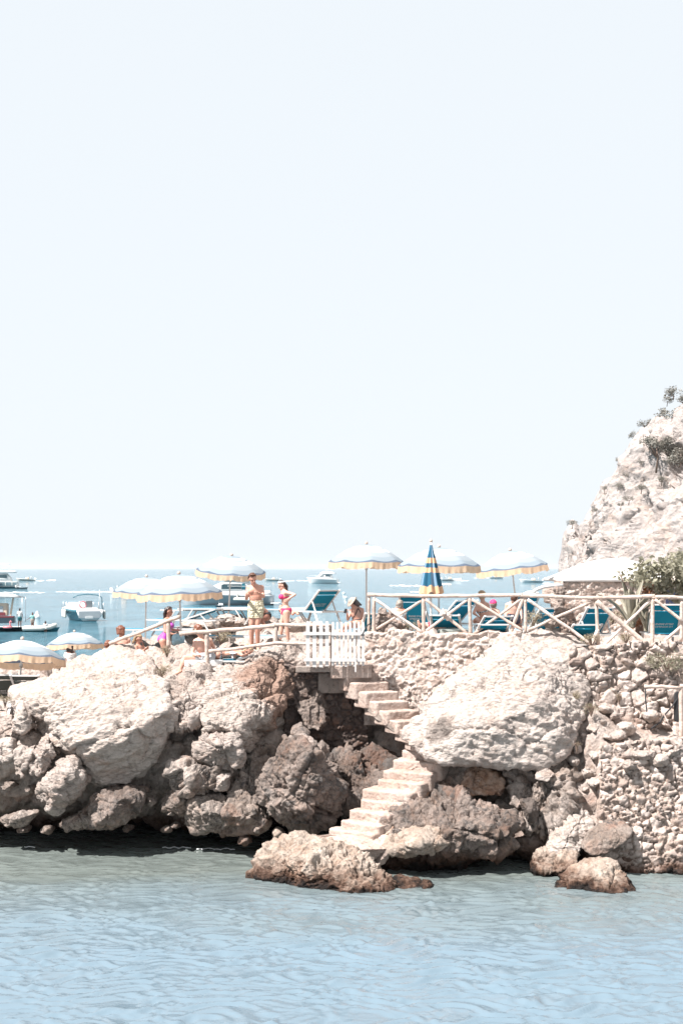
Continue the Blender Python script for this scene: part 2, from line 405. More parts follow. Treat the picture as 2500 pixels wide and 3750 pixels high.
M['rubble_top'] = rock_mat('bank_rubble', (.48, .43, .395), (.36, .31, .28), pink=(.43, .32, .26), pinkamt=.45, darkamt=.28, stain=.3, tide_shade=2.2)  # band set above the tidal stain: shade of the undercut painted black
profile_terrain()

# ---------------------------------------------------------------- water
def water_mat():
    m, nt, b = mat_new('sea_water'); L = nt.links
    pos = N(nt, 'ShaderNodeNewGeometry').outputs['Position']
    sep = N(nt, 'ShaderNodeSeparateXYZ'); L.new(pos, sep.inputs[0])
    mp = N(nt, 'ShaderNodeMapping'); mp.inputs['Scale'].default_value = (.35, 1, 1); L.new(pos, mp.inputs[0])
    blot = noise_tex(nt, mp.outputs[0], .35, 4, .6)
    a = N(nt, 'ShaderNodeMath', operation='MULTIPLY_ADD'); L.new(blot, a.inputs[0]); a.inputs[1].default_value = 5.0; L.new(sep.outputs[1], a.inputs[2])
    mr = N(nt, 'ShaderNodeMapRange'); L.new(a.outputs[0], mr.inputs[0])
    mr.inputs[1].default_value = 23.4; mr.inputs[2].default_value = 28.8
    near = mix(nt, mr.outputs[0], WATER_NEAR, WATER_SHORE)       # sandy shallows by the rocks, with the rocks' reflection mixed into the colour
    fr = N(nt, 'ShaderNodeMapRange'); L.new(sep.outputs[1], fr.inputs[0]); fr.inputs[1].default_value = 40; fr.inputs[2].default_value = 60
    big = noise_tex(nt, mp.outputs[0], .02, 6, .65)
    far = mix(nt, ramp(nt, big, [(.35, 0), (.65, 1)]), WATER_FAR, tuple(c * 1.25 for c in WATER_FAR))
    # short chop on the open sea shows as broken streaks
    mp2 = N(nt, 'ShaderNodeMapping'); mp2.inputs['Scale'].default_value = (.5, .12, 1); L.new(pos, mp2.inputs[0])
    chop = noise_tex(nt, mp2.outputs[0], .55, 8, .75, .4)
    far = mix(nt, ramp(nt, chop, [(.42, 0), (.60, 1)]), far, tuple(min(1, c * 1.7 + .03) for c in WATER_FAR))
    col = mix(nt, fr.outputs[0], near, far)
    L.new(col, b.inputs['Base Color'])
    b.inputs['Roughness'].default_value = .04; b.inputs['IOR'].default_value = 1.33
    sl = N(nt, 'ShaderNodeMapRange'); L.new(sep.outputs[1], sl.inputs[0]); sl.inputs[1].default_value = 34; sl.inputs[2].default_value = 90; sl.inputs[3].default_value = .5; sl.inputs[4].default_value = .015
    L.new(sl.outputs[0], b.inputs['Specular IOR Level'])
    bp = N(nt, 'ShaderNodeBump'); bp.inputs['Distance'].default_value = .25
    mp3 = N(nt, 'ShaderNodeMapping'); mp3.inputs['Scale'].default_value = (.55, 1, 1); L.new(pos, mp3.inputs[0])
    L.new(noise_tex(nt, mp3.outputs[0], 1.6, 6, .6, .3), bp.inputs['Height'])
    sr = N(nt, 'ShaderNodeMapRange'); L.new(sep.outputs[1], sr.inputs[0]); sr.inputs[1].default_value = 34; sr.inputs[2].default_value = 60
    sr.inputs[3].default_value = .16; sr.inputs[4].default_value = .8
    L.new(sr.outputs[0], bp.inputs['Strength'])
    L.new(bp.outputs[0], b.inputs['Normal'])
    return m
WATER_NEAR = (.128, .178, .216); WATER_SHORE = (.122, .140, .132); WATER_FAR = (.022, .076, .104)
M['water'] = water_mat()
def water():
    ys = np.concatenate([np.linspace(8, 12, 8, endpoint=False), np.arange(12, 32, .036), 32 * np.geomspace(1.01, 380, 84)])
    u = np.concatenate([np.linspace(-60, -9, 12, endpoint=False), np.arange(-9, 9, .045), np.linspace(9, 60, 12)])
    Y, U = np.meshgrid(ys, u, indexing='ij')
    X = U * np.maximum(1, Y / 32)
    V = np.stack([X, Y, np.zeros_like(X)], -1).reshape(-1, 3)
    z = np.zeros(len(V)); r = np.random.RandomState(5)
    near = 1 - sstep(29, 33, V[:, 1])
    dm = 1 - .45 * sstep(22, 27, V[:, 1])
    # domain warp keeps the crests broken and short
    wx = V[:, 0] + .5 * fbm(V * .8, 2, 61); wy = V[:, 1] + .4 * fbm(V * .9 + 4, 2, 62)
    for k in range(40):
        lam = .085 * (.45 / .085) ** r.rand(); th = r.normal() * .65 + .12; ph = r.rand() * 6.283
        kx, ky = math.sin(th) * 6.283 / lam, math.cos(th) * 6.283 / lam
        amp = .0072 * lam ** .80
        s = np.sin(kx * wx + ky * wy + ph)
        z += amp * (2 * ((s + 1) / 2) ** 2.0 - .75)
    gust = .55 + .45 * fbm(V * np.array([.25, .5, 1]) + 8, 2, 63)
    V[:, 2] = z * near * dm * (gust + .35) * 1.25
    F = grid_faces(len(ys), len(u))
    F = F if vnormals(V, F)[:, 2].mean() > 0 else F[:, ::-1]
    tag(np_mesh('sea_water', V, F, M['water']), kind='structure')
water()
# sea bed so that the water body never ends in nothing
# ---------------------------------------------------------------- cliff far right
def cliff():
    sil = [(2049,2420),(2053,2080),(2057,2050),(2064,2000),(2072,1940),(2082,1925),(2092,1906),(2101,1915),(2106,1943),(2120,1945),(2132,1925),(2147,1890),(2174,1856),(2186,1812),(2198,1784),(2239,1742),(2258,1690),(2284,1639),(2296,1600),(2311,1585),(2333,1583),(2343,1556),(2353,1545),(2376,1560),(2398,1558),(2410,1522),(2424,1510),(2445,1500),(2452,1460),(2462,1442),(2474,1436),(2500,1440),(2560,1400),(2700,1330),(3000,1300)]
    Y0 = 112.0
    sx = np.array([XA(a, Y0) for a, b in sil]); sz = np.array([W(0, b, Y0).z for a, b in sil])
    xs = np.arange(sx[0] - .3, 34, .09); H = np.interp(xs, sx, sz)
    nv = 280; v = np.linspace(0, 1, nv)
    X, Vv = np.meshgrid(xs, v, indexing='ij'); Hh = H[:, None] * np.ones_like(Vv)
    back = np.where(Vv > .86, (Vv - .86) / .14, 0)
    vv = np.minimum(Vv / .86, 1)
    base = 1.2
    Z = -1 + (Hh + 1) * vv * (1 - 0 * back) - back * (Hh + 1) * .9
    Yd = Y0 - 9 + 9.0 * vv ** 1.3 + np.sin(X * .55) * 1.2 * (1 - vv) + back * 9 - 2.2 * np.clip(X - 20, 0, 8) * (1 - .4 * vv)
    P = np.stack([X, Yd, Z], -1).reshape(-1, 3)
    F = grid_faces(len(xs), nv)
    nr = vnormals(P, F)
    if nr[:, 1].mean() > 0: nr = -nr; F = F[:, ::-1]
    Pw = P + .7 * np.stack([fbm(P * .5, 2, 71), fbm(P * .5 + 3, 2, 72), fbm(P * .5 + 6, 2, 73)], 1)
    Q = Pw * np.array([1, 1, .30])
    d = fbm(Q * .22, 4, 74) * 1.5
    for sc, am, sd in ((2.6, .5, 75), (1.1, .36, 76), (.5, .2, 77), (.24, .09, 78)):
        F1, F2, D, ID = worley(Q / sc, sd)
        d += am * (np.clip((D * _G[ID]).sum(1), -.9, .9) + (_RV[ID][:, 0] - .5) * .8)
    edge = np.minimum(1, np.minimum(1, np.abs(1 - vv.reshape(-1)) * 6 + .35))
    d += ridged(Q * .9, 4, 79) * .22
    P = P + nr * (d * .9 * edge)[:, None]
    o = np_mesh('cliff', P, F, M['cliff']); tag(o, kind='structure')
SPK[1] = .4
M['cliff'] = rock_mat('cliff_rock', (.52, .475, .45), (.42, .385, .37), pink=(.46, .34, .27), pinkamt=.4, darkamt=.06, tide_shade=False)
SPK[1] = .85
def cliff_tune():
    for n in M['cliff'].node_tree.nodes:       # the headland is twenty times larger: coarser marks
        if n.bl_idname == 'ShaderNodeTexNoise': n.inputs['Scale'].default_value *= .3
        if n.bl_idname == 'ShaderNodeTexVoronoi': n.inputs['Scale'].default_value *= .2
        if n.bl_idname == 'ShaderNodeBump': n.inputs['Distance'].default_value = .3
cliff_tune(); cliff()

# ---------------------------------------------------------------- stone walls (one sheet of stones each)
def stone_wall(name, bl, br, tr, tl, size, depth, mat, label, tilt=.9, thick=.5, st=.024, seed=1, aspect=1.35, mortar=.06, rough=1.0, cat='stone wall', wobble=.05, group=None):
    bl, br, tr, tl = [np.array(Vector(p)) for p in (bl, br, tr, tl)]
    nu = int(np.linalg.norm(br - bl) / st); nv = int(np.linalg.norm(tl - bl) / st)
    u = np.linspace(0, 1, nu); v = np.linspace(0, 1, nv)
    U, Vv = np.meshgrid(u, v, indexing='ij'); U = U[..., None]; Vv = Vv[..., None]
    P = (bl * (1 - U) + br * U) * (1 - Vv) + (tl * (1 - U) + tr * U) * Vv
    P = P.reshape(-1, 3)
    n = np.cross(br - bl, tl - bl); n /= np.linalg.norm(n)
    if n[1] > 0: n = -n
    S = P / size * np.array([1, 1, aspect]) 
    S = S + .22 * np.stack([fbm(P * 4 / size * .22 + 3, 2, seed + 1), 0 * P[:, 0], fbm(P * 4 / size * .22 + 9, 2, seed + 2)], 1)
    S[:, 1] = .5 + .0 * S[:, 1]
    F1, F2, D, ID = worley(S, seed)
    rv = _RV[ID].copy(); gg = _G[ID].copy(); e = F2 - F1; D = D.copy()
    G1, G2, D2, ID2 = worley(S * 1.9 + 31.7, seed + 40)                # some stones are split into smaller filling stones
    sub = rv[:, 2] > .52
    e = np.where(sub, np.minimum(e, (G2 - G1) * .8), e); rv[sub] = _RV[ID2][sub]; gg[sub] = _G[ID2][sub]; D[sub] = D2[sub] * .7
    h = sstep(0, .17, e) * depth * (.55 + .8 * rv[:, 0]) + np.clip((D * gg).sum(1), -.7, .7) * depth * tilt
    h += (fbm(P * 9, 3, seed + 4) * .022 + ridged(P * 16, 3, seed + 5) * .009) * rough
    h += fbm(P * 1.1, 2, seed + 6) * wobble
    tone = rv[:, 1]; mo = 1 - sstep(mortar * .5, mortar * 1.6, e)
    G = P + n * h[:, None]
    # ragged top, then wrap the edge back into a thickness
    G = G.reshape(nu, nv, 3); top = (rv[:, 2].reshape(nu, nv) - .5) * size * .35 + fbm(P * 2.5, 2, seed + 8).reshape(nu, nv) * size * .3
    w = sstep(.9, 1.0, Vv[..., 0]); G[:, :, 2] += top * w
    T = G.copy()
    def ring(arr, axis):
        return arr
    bk = -n * thick
    left = T[:1] + bk; right = T[-1:] + bk
    A = np.concatenate([left, T, right], 0)
    topr = A[:, -1:] + bk * 1.0; 
    topr[0] = A[0, -1]; topr[-1] = A[-1, -1]
    mid = A[:, -1:] + bk * .5 + np.array([0, 0, .03]); mid[0] = A[0, -1]; mid[-1] = A[-1, -1]
    A = np.concatenate([A, mid, topr], 1)
    def pad(x):
        x = x.reshape(nu, nv); x = np.concatenate([x[:1], x, x[-1:]], 0); return np.concatenate([x, x[:, -1:], x[:, -1:]], 1).ravel()
    V = A.reshape(-1, 3); F = grid_faces(nu + 2, nv + 2)
    c = V[F[len(F) // 2]]; nn = np.cross(c[1] - c[0], c[2] - c[0])
    if nn.dot(n) < 0: F = F[:, ::-1]
    base = tuple((bl + br) / 2)
    o = np_mesh(name, V, F, mat, loc=base, attrs={'tone': pad(tone), 'mortar': pad(mo)})
    return tag(o, label, cat, group)
stone_wall('stone_wall', W(1334,2655,29.75), W(1905,2655,29.0), W(1905,2316,29.05), W(1338,2312,29.8), .23, .036, M['wall'],
           'pale mortared rubble wall carrying the log railing beside the gate', thick=.55, seed=5, mortar=.2, rough=1.25, aspect=1.15)
stone_wall('stone_wall', W(2080,2720,28.15), W(2620,2720,28.15), W(2620,2350,28.55), W(2080,2362,28.55), .34, .11, M['drywall'],
           'loose dry stone wall of large white rounded stones under the railing on the right', thick=.5, seed=12, mortar=.05, aspect=1.5)
stone_wall('stone_wall', W(2195,3290,26.0), W(2620,3290,26.0), W(2620,2690,26.75), W(2195,2730,26.75), .22, .08, M['drywall'],
           'lower dry stone retaining wall of small dark jointed stones at the water edge', thick=.6, seed=23, mortar=.07, aspect=1.6)
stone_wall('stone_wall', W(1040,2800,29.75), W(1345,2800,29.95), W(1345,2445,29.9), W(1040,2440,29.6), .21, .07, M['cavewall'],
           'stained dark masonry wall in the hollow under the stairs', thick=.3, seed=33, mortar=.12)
# ================================================================ boulders
A_, B_, C_ = Az, Bz, Cz
M['giant'] = rock_mat('giant_boulder_stone', (.49, .445, .41), (.41, .36, .33), pinkamt=.3, darkamt=.12, grain=((0, R(-22), 0), (.8, 1, 1.5)), tide_shade=False, spot=(Cz(20, 655, 27.1), .55, (.085, .07, .062)))
M['flank'] = rock_mat('slab_with_shade_flank', (.48, .43, .39), (.38, .33, .30), pinkamt=.3, darkamt=.18, grain=((0, R(-35), 0), (.8, 1, 2.0)), stain=.1, tide_shade=False, spot=(Bz(350, 420, 29.3), 1.0, (.22, .135, .10)))  # brown spot puts the right flank's shade into the stone colour
rock('boulder', zz(A_, [(180,440,28.5),(90,420,29.3),(380,330,30.4),(600,200,31.1),(790,112,31.4),(925,175,30.9),(1005,300,29.5),(1062,430,28.55),(1052,545,27.9),(880,600,27.55),(750,740,27.4),(560,775,27.6),(548,860,27.8),(600,978,28.25),(740,992,28.25),(905,930,28.25),(1005,820,28.15),(1070,650,28.15),(470,560,27.95),(350,640,28.2),(600,480,29.1),(300,600,30.2),(700,600,31.2),(1000,500,30.2),(650,900,29.8)]),
     M['lime'], 'largest pale slab on the left sloping up to the sunbathers, grey overhanging face below', res=7, p=30, amp=.95, seed=3, grain=(28, 1.6), facet=.72, cell=.55)
rock('boulder', zz(B_, [(-80,420,28.6),(-65,320,29.3),(60,230,30),(180,168,30.4),(290,148,30.35),(440,130,30.3),(492,195,30.25),(497,300,29.9),(470,430,29.4),(300,185,29.7),(222,420,28.55),(150,640,27.85),(0,610,27.85),(-95,560,28.15),(190,772,28.4),(335,650,28.9),(-60,690,28.3),(300,500,31),(0,420,31)]),
     M['flank'], 'tall slab left of the picket fence with sunny top and brown shaded flank', res=7, p=30, amp=1.1, seed=8, grain=(-40, 1.5), facet=.95, cell=.5)
rock('boulder', zz(A_, [(1268,700,27.75),(1400,640,27.9),(1530,620,28.2),(1572,760,28.2),(1540,872,28.0),(1470,918,28.0),(1400,902,27.85),(1258,852,27.85),(1250,760,27.95),(1400,770,27.35),(1500,730,27.5)]), M['lime2'],
     'rounded block tucked under the tall slab, hollow brown underside', res=6, back=.9, p=12, seed=14)
rock('boulder', zz(A_, [(1050,350,29.2),(1180,325,29.1),(1310,280,29.4),(1335,420,28.8),(1260,600,28.3),(1150,660,28.15),(1075,600,28.3),(1180,450,28.5)]), M['lime2'], 'broken wedge filling the cleft between the two great left slabs', res=6, back=1.0, amp=1.09, seed=21, cell=.3)
rock('boulder', zz(A_, [(1100,880,27.9),(1180,850,27.8),(1290,875,27.75),(1382,900,27.85),(1362,1040,27.8),(1230,1085,27.7),(1115,1010,27.85),(1220,960,27.5)]), M['grey'], 'squat grey block with orange streak below the cleft', res=6, back=.8, seed=25)
rock('boulder', zz(A_, [(1390,935,27.9),(1465,935,27.8),(1445,1032,27.7),(1368,1030,27.8),(1410,980,27.55)]), M['lime2'], 'little wedge stone lodged right of the squat grey block', res=5, back=.4, seed=28)
rock('boulder', zz(A_, [(1045,1110,28.1),(1110,1030,28.05),(1160,1035,27.95),(1228,1090,27.95),(1155,1192,27.95),(1060,1165,28.05),(1140,1110,27.75)]), M['brown'], 'brown fist shaped rock under the squat grey block', res=5, back=.6, seed=31)
rock('boulder', zz(A_, [(1195,1200,27.9),(1250,1108,27.85),(1350,1082,27.85),(1480,1098,27.85),(1640,1140,27.8),(1690,1240,27.85),(1600,1300,27.95),(1480,1335,27.95),(1250,1290,28.0),(1380,1180,27.4),(1550,1200,27.4)]), M['grey'], 'broad low grey rock just above the dark water line', res=6, back=1.0, seed=35, amp=1.06)
rock('boulder', zz(B_, [(55,1010,28.1),(170,850,28.3),(235,770,28.6),(325,790,28.6),(330,900,28.2),(290,1060,27.8),(210,1140,27.6),(80,1100,27.7)]), M['grey'], 'bluish grey pitted lump left of the dark crag', res=6, back=1.0, amp=1.09, seed=38, pit=2)
rock('boulder', zz(A_, [(258,995,27.5),(320,915,27.6),(430,828,27.8),(490,830,27.8),(532,920,27.8),(545,970,27.7),(500,1045,27.6),(400,1152,27.5),(345,1166,27.5),(265,1120,27.55),(232,1060,27.6),(420,950,27.15),(390,1010,27.1)]), M['lime2'], 'angular two toned boulder left below the largest slab', res=6, back=.8, p=22, seed=41, facet=.6)
rock('boulder', zz(A_, [(563,1150,27.75),(590,1058,27.7),(740,1100,27.3),(610,1250,27.4),(700,1010,28.1),(850,1020,28.0),(912,1062,27.85),(900,1150,27.75),(820,1250,27.7),(700,1282,27.65),(600,1262,27.6),(720,1180,27.25)]), M['brown'], 'dark rock with one sunlit pale facet under the largest slab', res=6, back=.7, p=24, seed=44, facet=.6)
rock('boulder', zz(A_, [(375,1265,28.1),(560,1155,28.0),(645,1220,27.9),(600,1278,27.9),(500,1305,27.95),(520,1230,27.7)]), M['grey'], 'flat grey slab wedged beneath the dark rock with the pale facet', res=6, back=.7, seed=47)
rock('boulder', zz(A_, [(5,1215,28.2),(140,1165,28.1),(245,1178,28.1),(150,1262,28.0),(40,1265,28.1),(120,1210,27.8)]), M['grey'], 'low grey slab in shade at the far left just above the water', res=5, back=.6, seed=50)
rock('boulder', zz(A_, [(80,445,28.9),(160,435,28.9),(218,600,28.4),(200,645,28.3),(130,675,28.3),(85,640,28.4),(140,540,28.25)]), M['lime'], 'upright pale block at the left edge beneath the dry shrubs', res=5, back=.6, seed=53)
rock('boulder', zz(A_, [(200,490,28.9),(350,448,29),(345,520,28.6),(240,562,28.4),(190,540,28.6)]), M['lime2'], 'knobbly white stone left of the dry shrub on the slab', res=5, back=.5, seed=56, amp=1.09)
rock('boulder', zz(A_, [(168,900,27.9),(200,800,27.9),(280,708,28),(340,720,27.9),(362,800,27.8),(300,892,27.7),(250,935,27.7),(200,932,27.8),(265,810,27.5)]), M['lime2'], 'tilted oval boulder left of the angular two toned one', res=6, back=.7, seed=59)
rock('boulder', zz(A_, [(328,690,28.1),(380,662,28.1),(442,690,28),(432,748,27.9),(358,758,27.9)]), M['lime'], 'white loaf shaped stone against the left flank of the largest slab', res=5, back=.5, seed=62)
rock('boulder', zz(A_, [(-40,740,28.2),(70,718,28.1),(77,820,28),(40,852,28),(-40,850,28.1)]), M['lime'], 'round white stone cut by the left picture edge', res=5, back=.5, seed=65)
rock('boulder', zz(A_, [(-30,560,28.7),(76,556,28.5),(78,630,28.4),(10,662,28.4),(-30,640,28.5)]), M['lime2'], 'squarish pale stone at the left edge above the round white one', res=5, back=.5, seed=68)
rock('boulder', zz(A_, [(98,790,28),(150,758,28),(232,748,28),(190,830,27.8),(140,942,27.8),(108,930,27.9)]), M['lime2'], 'narrow leaning stone between the round white one and the oval boulder', res=5, back=.5, seed=71)
for k, (x, y, s) in enumerate([(900,1035,55),(960,1105,45),(815,1282,40),(1060,1290,30),(1120,1265,28),(300,1290,38),(150,1290,34),(60,1010,48),(200,1030,40),(1090,1180,30)]):
    o = rock('stone', zz(A_, [(x-s,y,28.2),(x-s*.5,y-s*.6,28.1),(x+s*.6,y-s*.5,28.1),(x+s,y+s*.1,28.15),(x+s*.3,y+s*.6,28),(x-s*.6,y+s*.5,28.05),(x,y,27.85)]), M['grey' if k % 2 else 'brown'], 'small stone lodged in the shaded bank under the left boulders', res=4, back=.3, seed=100 + k, cat='stone', group='small stones in the shaded left bank')
for k, (x, y, s) in enumerate([(165,1360,48),(385,1312,36),(250,1285,40),(480,1300,30),(620,1235,50),(520,1330,28)]):
    rock('stone', zz(B_, [(x-s,y,27.7),(x-s*.5,y-s*.6,27.6),(x+s*.6,y-s*.5,27.6),(x+s,y+s*.1,27.65),(x+s*.3,y+s*.6,27.5),(x-s*.6,y+s*.5,27.55),(x,y,27.35)]), M['sea_rock' if k % 2 else 'grey'], 'small pale stone at the foot of the dark crag', res=4, back=.3, seed=120 + k, cat='stone', group='small stones at the foot of the dark crag')
rock('boulder', zz(B_, [(258,990,27.6),(300,900,27.6),(390,800,27.5),(470,725,27.6),(600,740,27.5),(672,770,27.7),(692,830,27.7),(742,930,27.7),(772,1060,27.7),(735,1150,27.6),(690,1240,27.6),(560,1290,27.5),(450,1210,27.4),(345,1225,27.4),(270,1120,27.5),(560,800,26.95),(600,960,26.7),(560,1150,26.8),(420,1000,26.9)]), M['brown'],
     'big dark pitted crag in front of the cave mouth', res=7, back=1.3, p=16, amp=1.07, seed=75, pit=1.5, cell=.36)
rock('boulder', zz(B_, [(430,735,27.8),(475,700,27.8),(560,745,27.7),(605,830,27.6),(520,850,27.4),(420,800,27.5),(500,780,27.3)]), M['grey'], 'pale knob capping the big dark crag', res=5, back=.5, seed=78, amp=1.09)
rock('boulder', zz(B_, [(468,690,27.8),(530,678,27.8),(608,712,27.75),(600,745,27.6),(480,728,27.5)]), M['lime2'], 'flat stone balanced on top of the crag', res=5, back=.4, seed=80)
rock('boulder', zz(B_, [(472,640,28.1),(520,615,28.1),(585,680,28),(520,700,27.8),(468,672,27.9)]), M['brown'], 'pointed dark stone crowning the stack on the crag', res=5, back=.4, seed=83)
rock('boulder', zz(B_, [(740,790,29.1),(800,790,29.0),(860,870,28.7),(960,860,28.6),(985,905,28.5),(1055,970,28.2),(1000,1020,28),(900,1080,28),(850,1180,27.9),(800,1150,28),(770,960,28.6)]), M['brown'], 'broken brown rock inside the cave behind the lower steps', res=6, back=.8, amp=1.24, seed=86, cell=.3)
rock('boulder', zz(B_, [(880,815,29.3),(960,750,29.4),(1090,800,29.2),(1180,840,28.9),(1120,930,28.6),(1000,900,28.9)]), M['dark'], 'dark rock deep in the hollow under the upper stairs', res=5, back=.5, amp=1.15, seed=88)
rock('boulder', zz(B_, [(560,470,29.6),(640,430,29.6),(700,560,29.4),(640,660,29.2),(560,640,29.2),(490,500,29.4)]), M['brown'], 'brown ledge between the tall slab and the masonry', res=5, back=.5, amp=1.15, seed=90)
# foreground rock in the water and the landing
rock('boulder', zz(B_, [(245,1590,25.75),(330,1425,26.0),(420,1380,26.1),(530,1308,26.1),(600,1325,26.0),(720,1392,25.7),(850,1432,25.4),(1000,1482,25.3),(1090,1545,25.2),(1120,1600,25.0),(1150,1690,24.9),(1000,1690,24.6),(850,1690,24.55),(700,1650,24.8),(400,1620,25.4),(520,1480,25.2),(800,1540,24.85)] ) + [Vector((-1.1,26.3,-.4)), Vector((-.3,25.6,-.4)), Vector((-1.45,25.9,-.3))],
     M['sea_rock'], 'pale pitted foreground rock rising from the water below the steps', res=7, p=16, amp=1.15, seed=93, pit=2.2, cell=.62, facet=.5)
rock('boulder', zz(B_, [(1080,1640,25.0),(1200,1610,25.1),(1370,1640,25.1),(1300,1672,24.85),(1150,1690,24.75)]) + [Vector((-.1,25.0,-.3))], M['sea_rock'], 'low brown shelf trailing off the right of the foreground rock', res=5, back=.4, amp=1.06, seed=95, pit=2)
rock('boulder', zz(B_, [(600,1312,26.5),(990,1292,26.6),(1085,1335,26.3),(1085,1395,25.9),(1060,1412,25.85),(870,1412,25.7),(770,1392,25.8),(660,1345,26.2),(880,1460,25.85),(1045,1495,26),(700,1420,26.2)]) + [Vector((-2,26.4,-.2)), Vector((-.6,26.2,-.2))], M['step'], 'flat sandy landing at the bottom of the lower steps', res=6, p=26, amp=.45, seed=97, cat='landing')
rock('boulder', zz(C_, [(-335,1422,25.95),(-300,1330,26.1),(-195,1270,26.1),(-60,1280,25.9),(55,1310,25.9),(70,1378,25.75),(-15,1432,25.7),(-230,1455,25.8),(-100,1360,25.5)]), M['sea_rock'], 'warm ledge right of the landing with a ragged lower lip', res=6, back=1.0, amp=1.06, seed=130)
rock('boulder', zz(C_, [(-400,1300,26.5),(-240,1150,26.7),(-60,1050,26.9),(60,1040,27),(240,1110,26.8),(400,1180,26.5),(530,1250,26.4),(545,1310,26.2),(500,1405,26.0),(400,1445,26.0),(250,1475,26.1),(60,1492,26.1),(-100,1470,26.1),(100,1250,25.9),(350,1290,25.75)]) + [Vector((.4,26.6,-.3)), Vector((1.6,26.7,-.3))], M['brown'],
     'large brown rock right of the lower steps with dark weathered crown', res=7, back=.9, p=14, amp=1.18, seed=133, pit=1.6, cell=.4)
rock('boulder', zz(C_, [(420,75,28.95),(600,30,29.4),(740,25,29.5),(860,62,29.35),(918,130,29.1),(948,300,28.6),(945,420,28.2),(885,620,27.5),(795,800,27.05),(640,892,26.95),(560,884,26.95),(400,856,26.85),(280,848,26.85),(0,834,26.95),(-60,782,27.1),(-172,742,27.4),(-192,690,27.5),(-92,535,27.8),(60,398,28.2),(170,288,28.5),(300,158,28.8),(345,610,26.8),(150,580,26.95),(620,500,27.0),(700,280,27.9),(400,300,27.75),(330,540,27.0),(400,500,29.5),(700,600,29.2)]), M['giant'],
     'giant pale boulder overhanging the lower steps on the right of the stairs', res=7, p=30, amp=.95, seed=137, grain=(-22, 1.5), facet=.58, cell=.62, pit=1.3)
rock('boulder', zz(C_, [(60,860,27.9),(170,848,27.7),(280,878,27.55),(395,975,27.35),(405,1052,27.25),(200,1075,27.1),(120,960,27.4)]), M['orange'], 'smooth orange pink concretion under the giant boulder', res=6, back=.6, amp=1.3, seed=140, facet=.8)
rock('boulder', zz(C_, [(-20,960,27.7),(60,930,27.6),(110,860,27.6),(180,870,27.5),(120,1040,27.2),(0,1040,27.3)]), M['grey'], 'slanting grey stone in the hollow right of the lower steps', res=5, back=.5, seed=142)
rock('boulder', zz(C_, [(455,900,27.4),(600,880,27.3),(760,890,27.2),(850,960,27.1),(860,1060,26.8),(800,1210,26.6),(700,1300,26.6),(560,1270,26.7),(500,1110,27)]), M['grey'], 'craggy grey mass under the right end of the giant boulder', res=6, back=.7, amp=1.27, seed=145, cell=.28, pit=1.8)
rock('stone', zz(C_, [(538,1100,26.7),(620,1098,26.6),(652,1160,26.5),(620,1232,26.4),(568,1242,26.5),(590,1160,26.2)]), M['dark'], 'dark round knob with a white cap in the craggy grey mass', res=5, back=.4, seed=148, cat='stone')
rock('stone', zz(C_, [(636,920,26.9),(700,898,26.9),(748,930,26.8),(704,982,26.7),(636,962,26.7)]), M['lime2'], 'cauliflower textured pale knob just under the giant boulder', res=5, back=.4, seed=150, amp=1.15, cat='stone')
rock('stone', zz(C_, [(780,1090,26.7),(830,1090,26.6),(835,1135,26.5),(790,1140,26.5)]), M['brown'], 'small brown nub above the white cone of rock', res=4, back=.3, seed=152, cat='stone')
rock('boulder', zz(C_, [(715,1320,26.5),(790,1180,26.6),(858,1085,26.9),(900,1110,26.8),(975,1235,26.5),(1010,1270,26.4),(900,1425,26.15),(718,1425,26.3),(850,1280,26.15)]), M['lime'], 'smooth white cone of rock left of the tilted grey block', res=6, back=.6, seed=154, amp=.8, pit=.6, facet=.5)
rock('boulder', zz(C_, [(925,1395,25.95),(980,1300,26.2),(1050,1228,26.4),(1145,1213,26.4),(1242,1290,26.1),(1200,1352,25.8),(1080,1432,25.7),(1000,1452,25.75),(1090,1330,25.75)]), M['grey'], 'tilted grey block with a rough flat face by the lower wall', res=6, back=.7, p=22, seed=157, facet=.5, amp=.8)
rock('boulder', zz(C_, [(608,1545,26.0),(650,1450,26.2),(745,1418,26.3),(885,1425,26.2),(890,1520,25.8),(760,1552,25.8)]) + [Vector((4,26,-.2))], M['sea_rock'], 'reddish crumbly shelf at the water line left of the small islet', res=6, back=.5, amp=1.27, seed=160, pit=2.4, cell=.62, facet=.5)
rock('boulder', zz(C_, [(735,1645,25.1),(850,1522,25.4),(960,1500,25.4),(1090,1488,25.3),(1152,1570,25.0),(1228,1685,24.6),(1100,1695,24.5),(900,1665,24.75),(1020,1560,24.85)]) + [Vector((4.4,25.2,-.3)), Vector((5.5,24.8,-.3))], M['sea_rock'], 'small pale islet rock in the water at the lower right', res=6, p=20, amp=1.09, seed=163, pit=1.8, cell=.62, facet=.5)
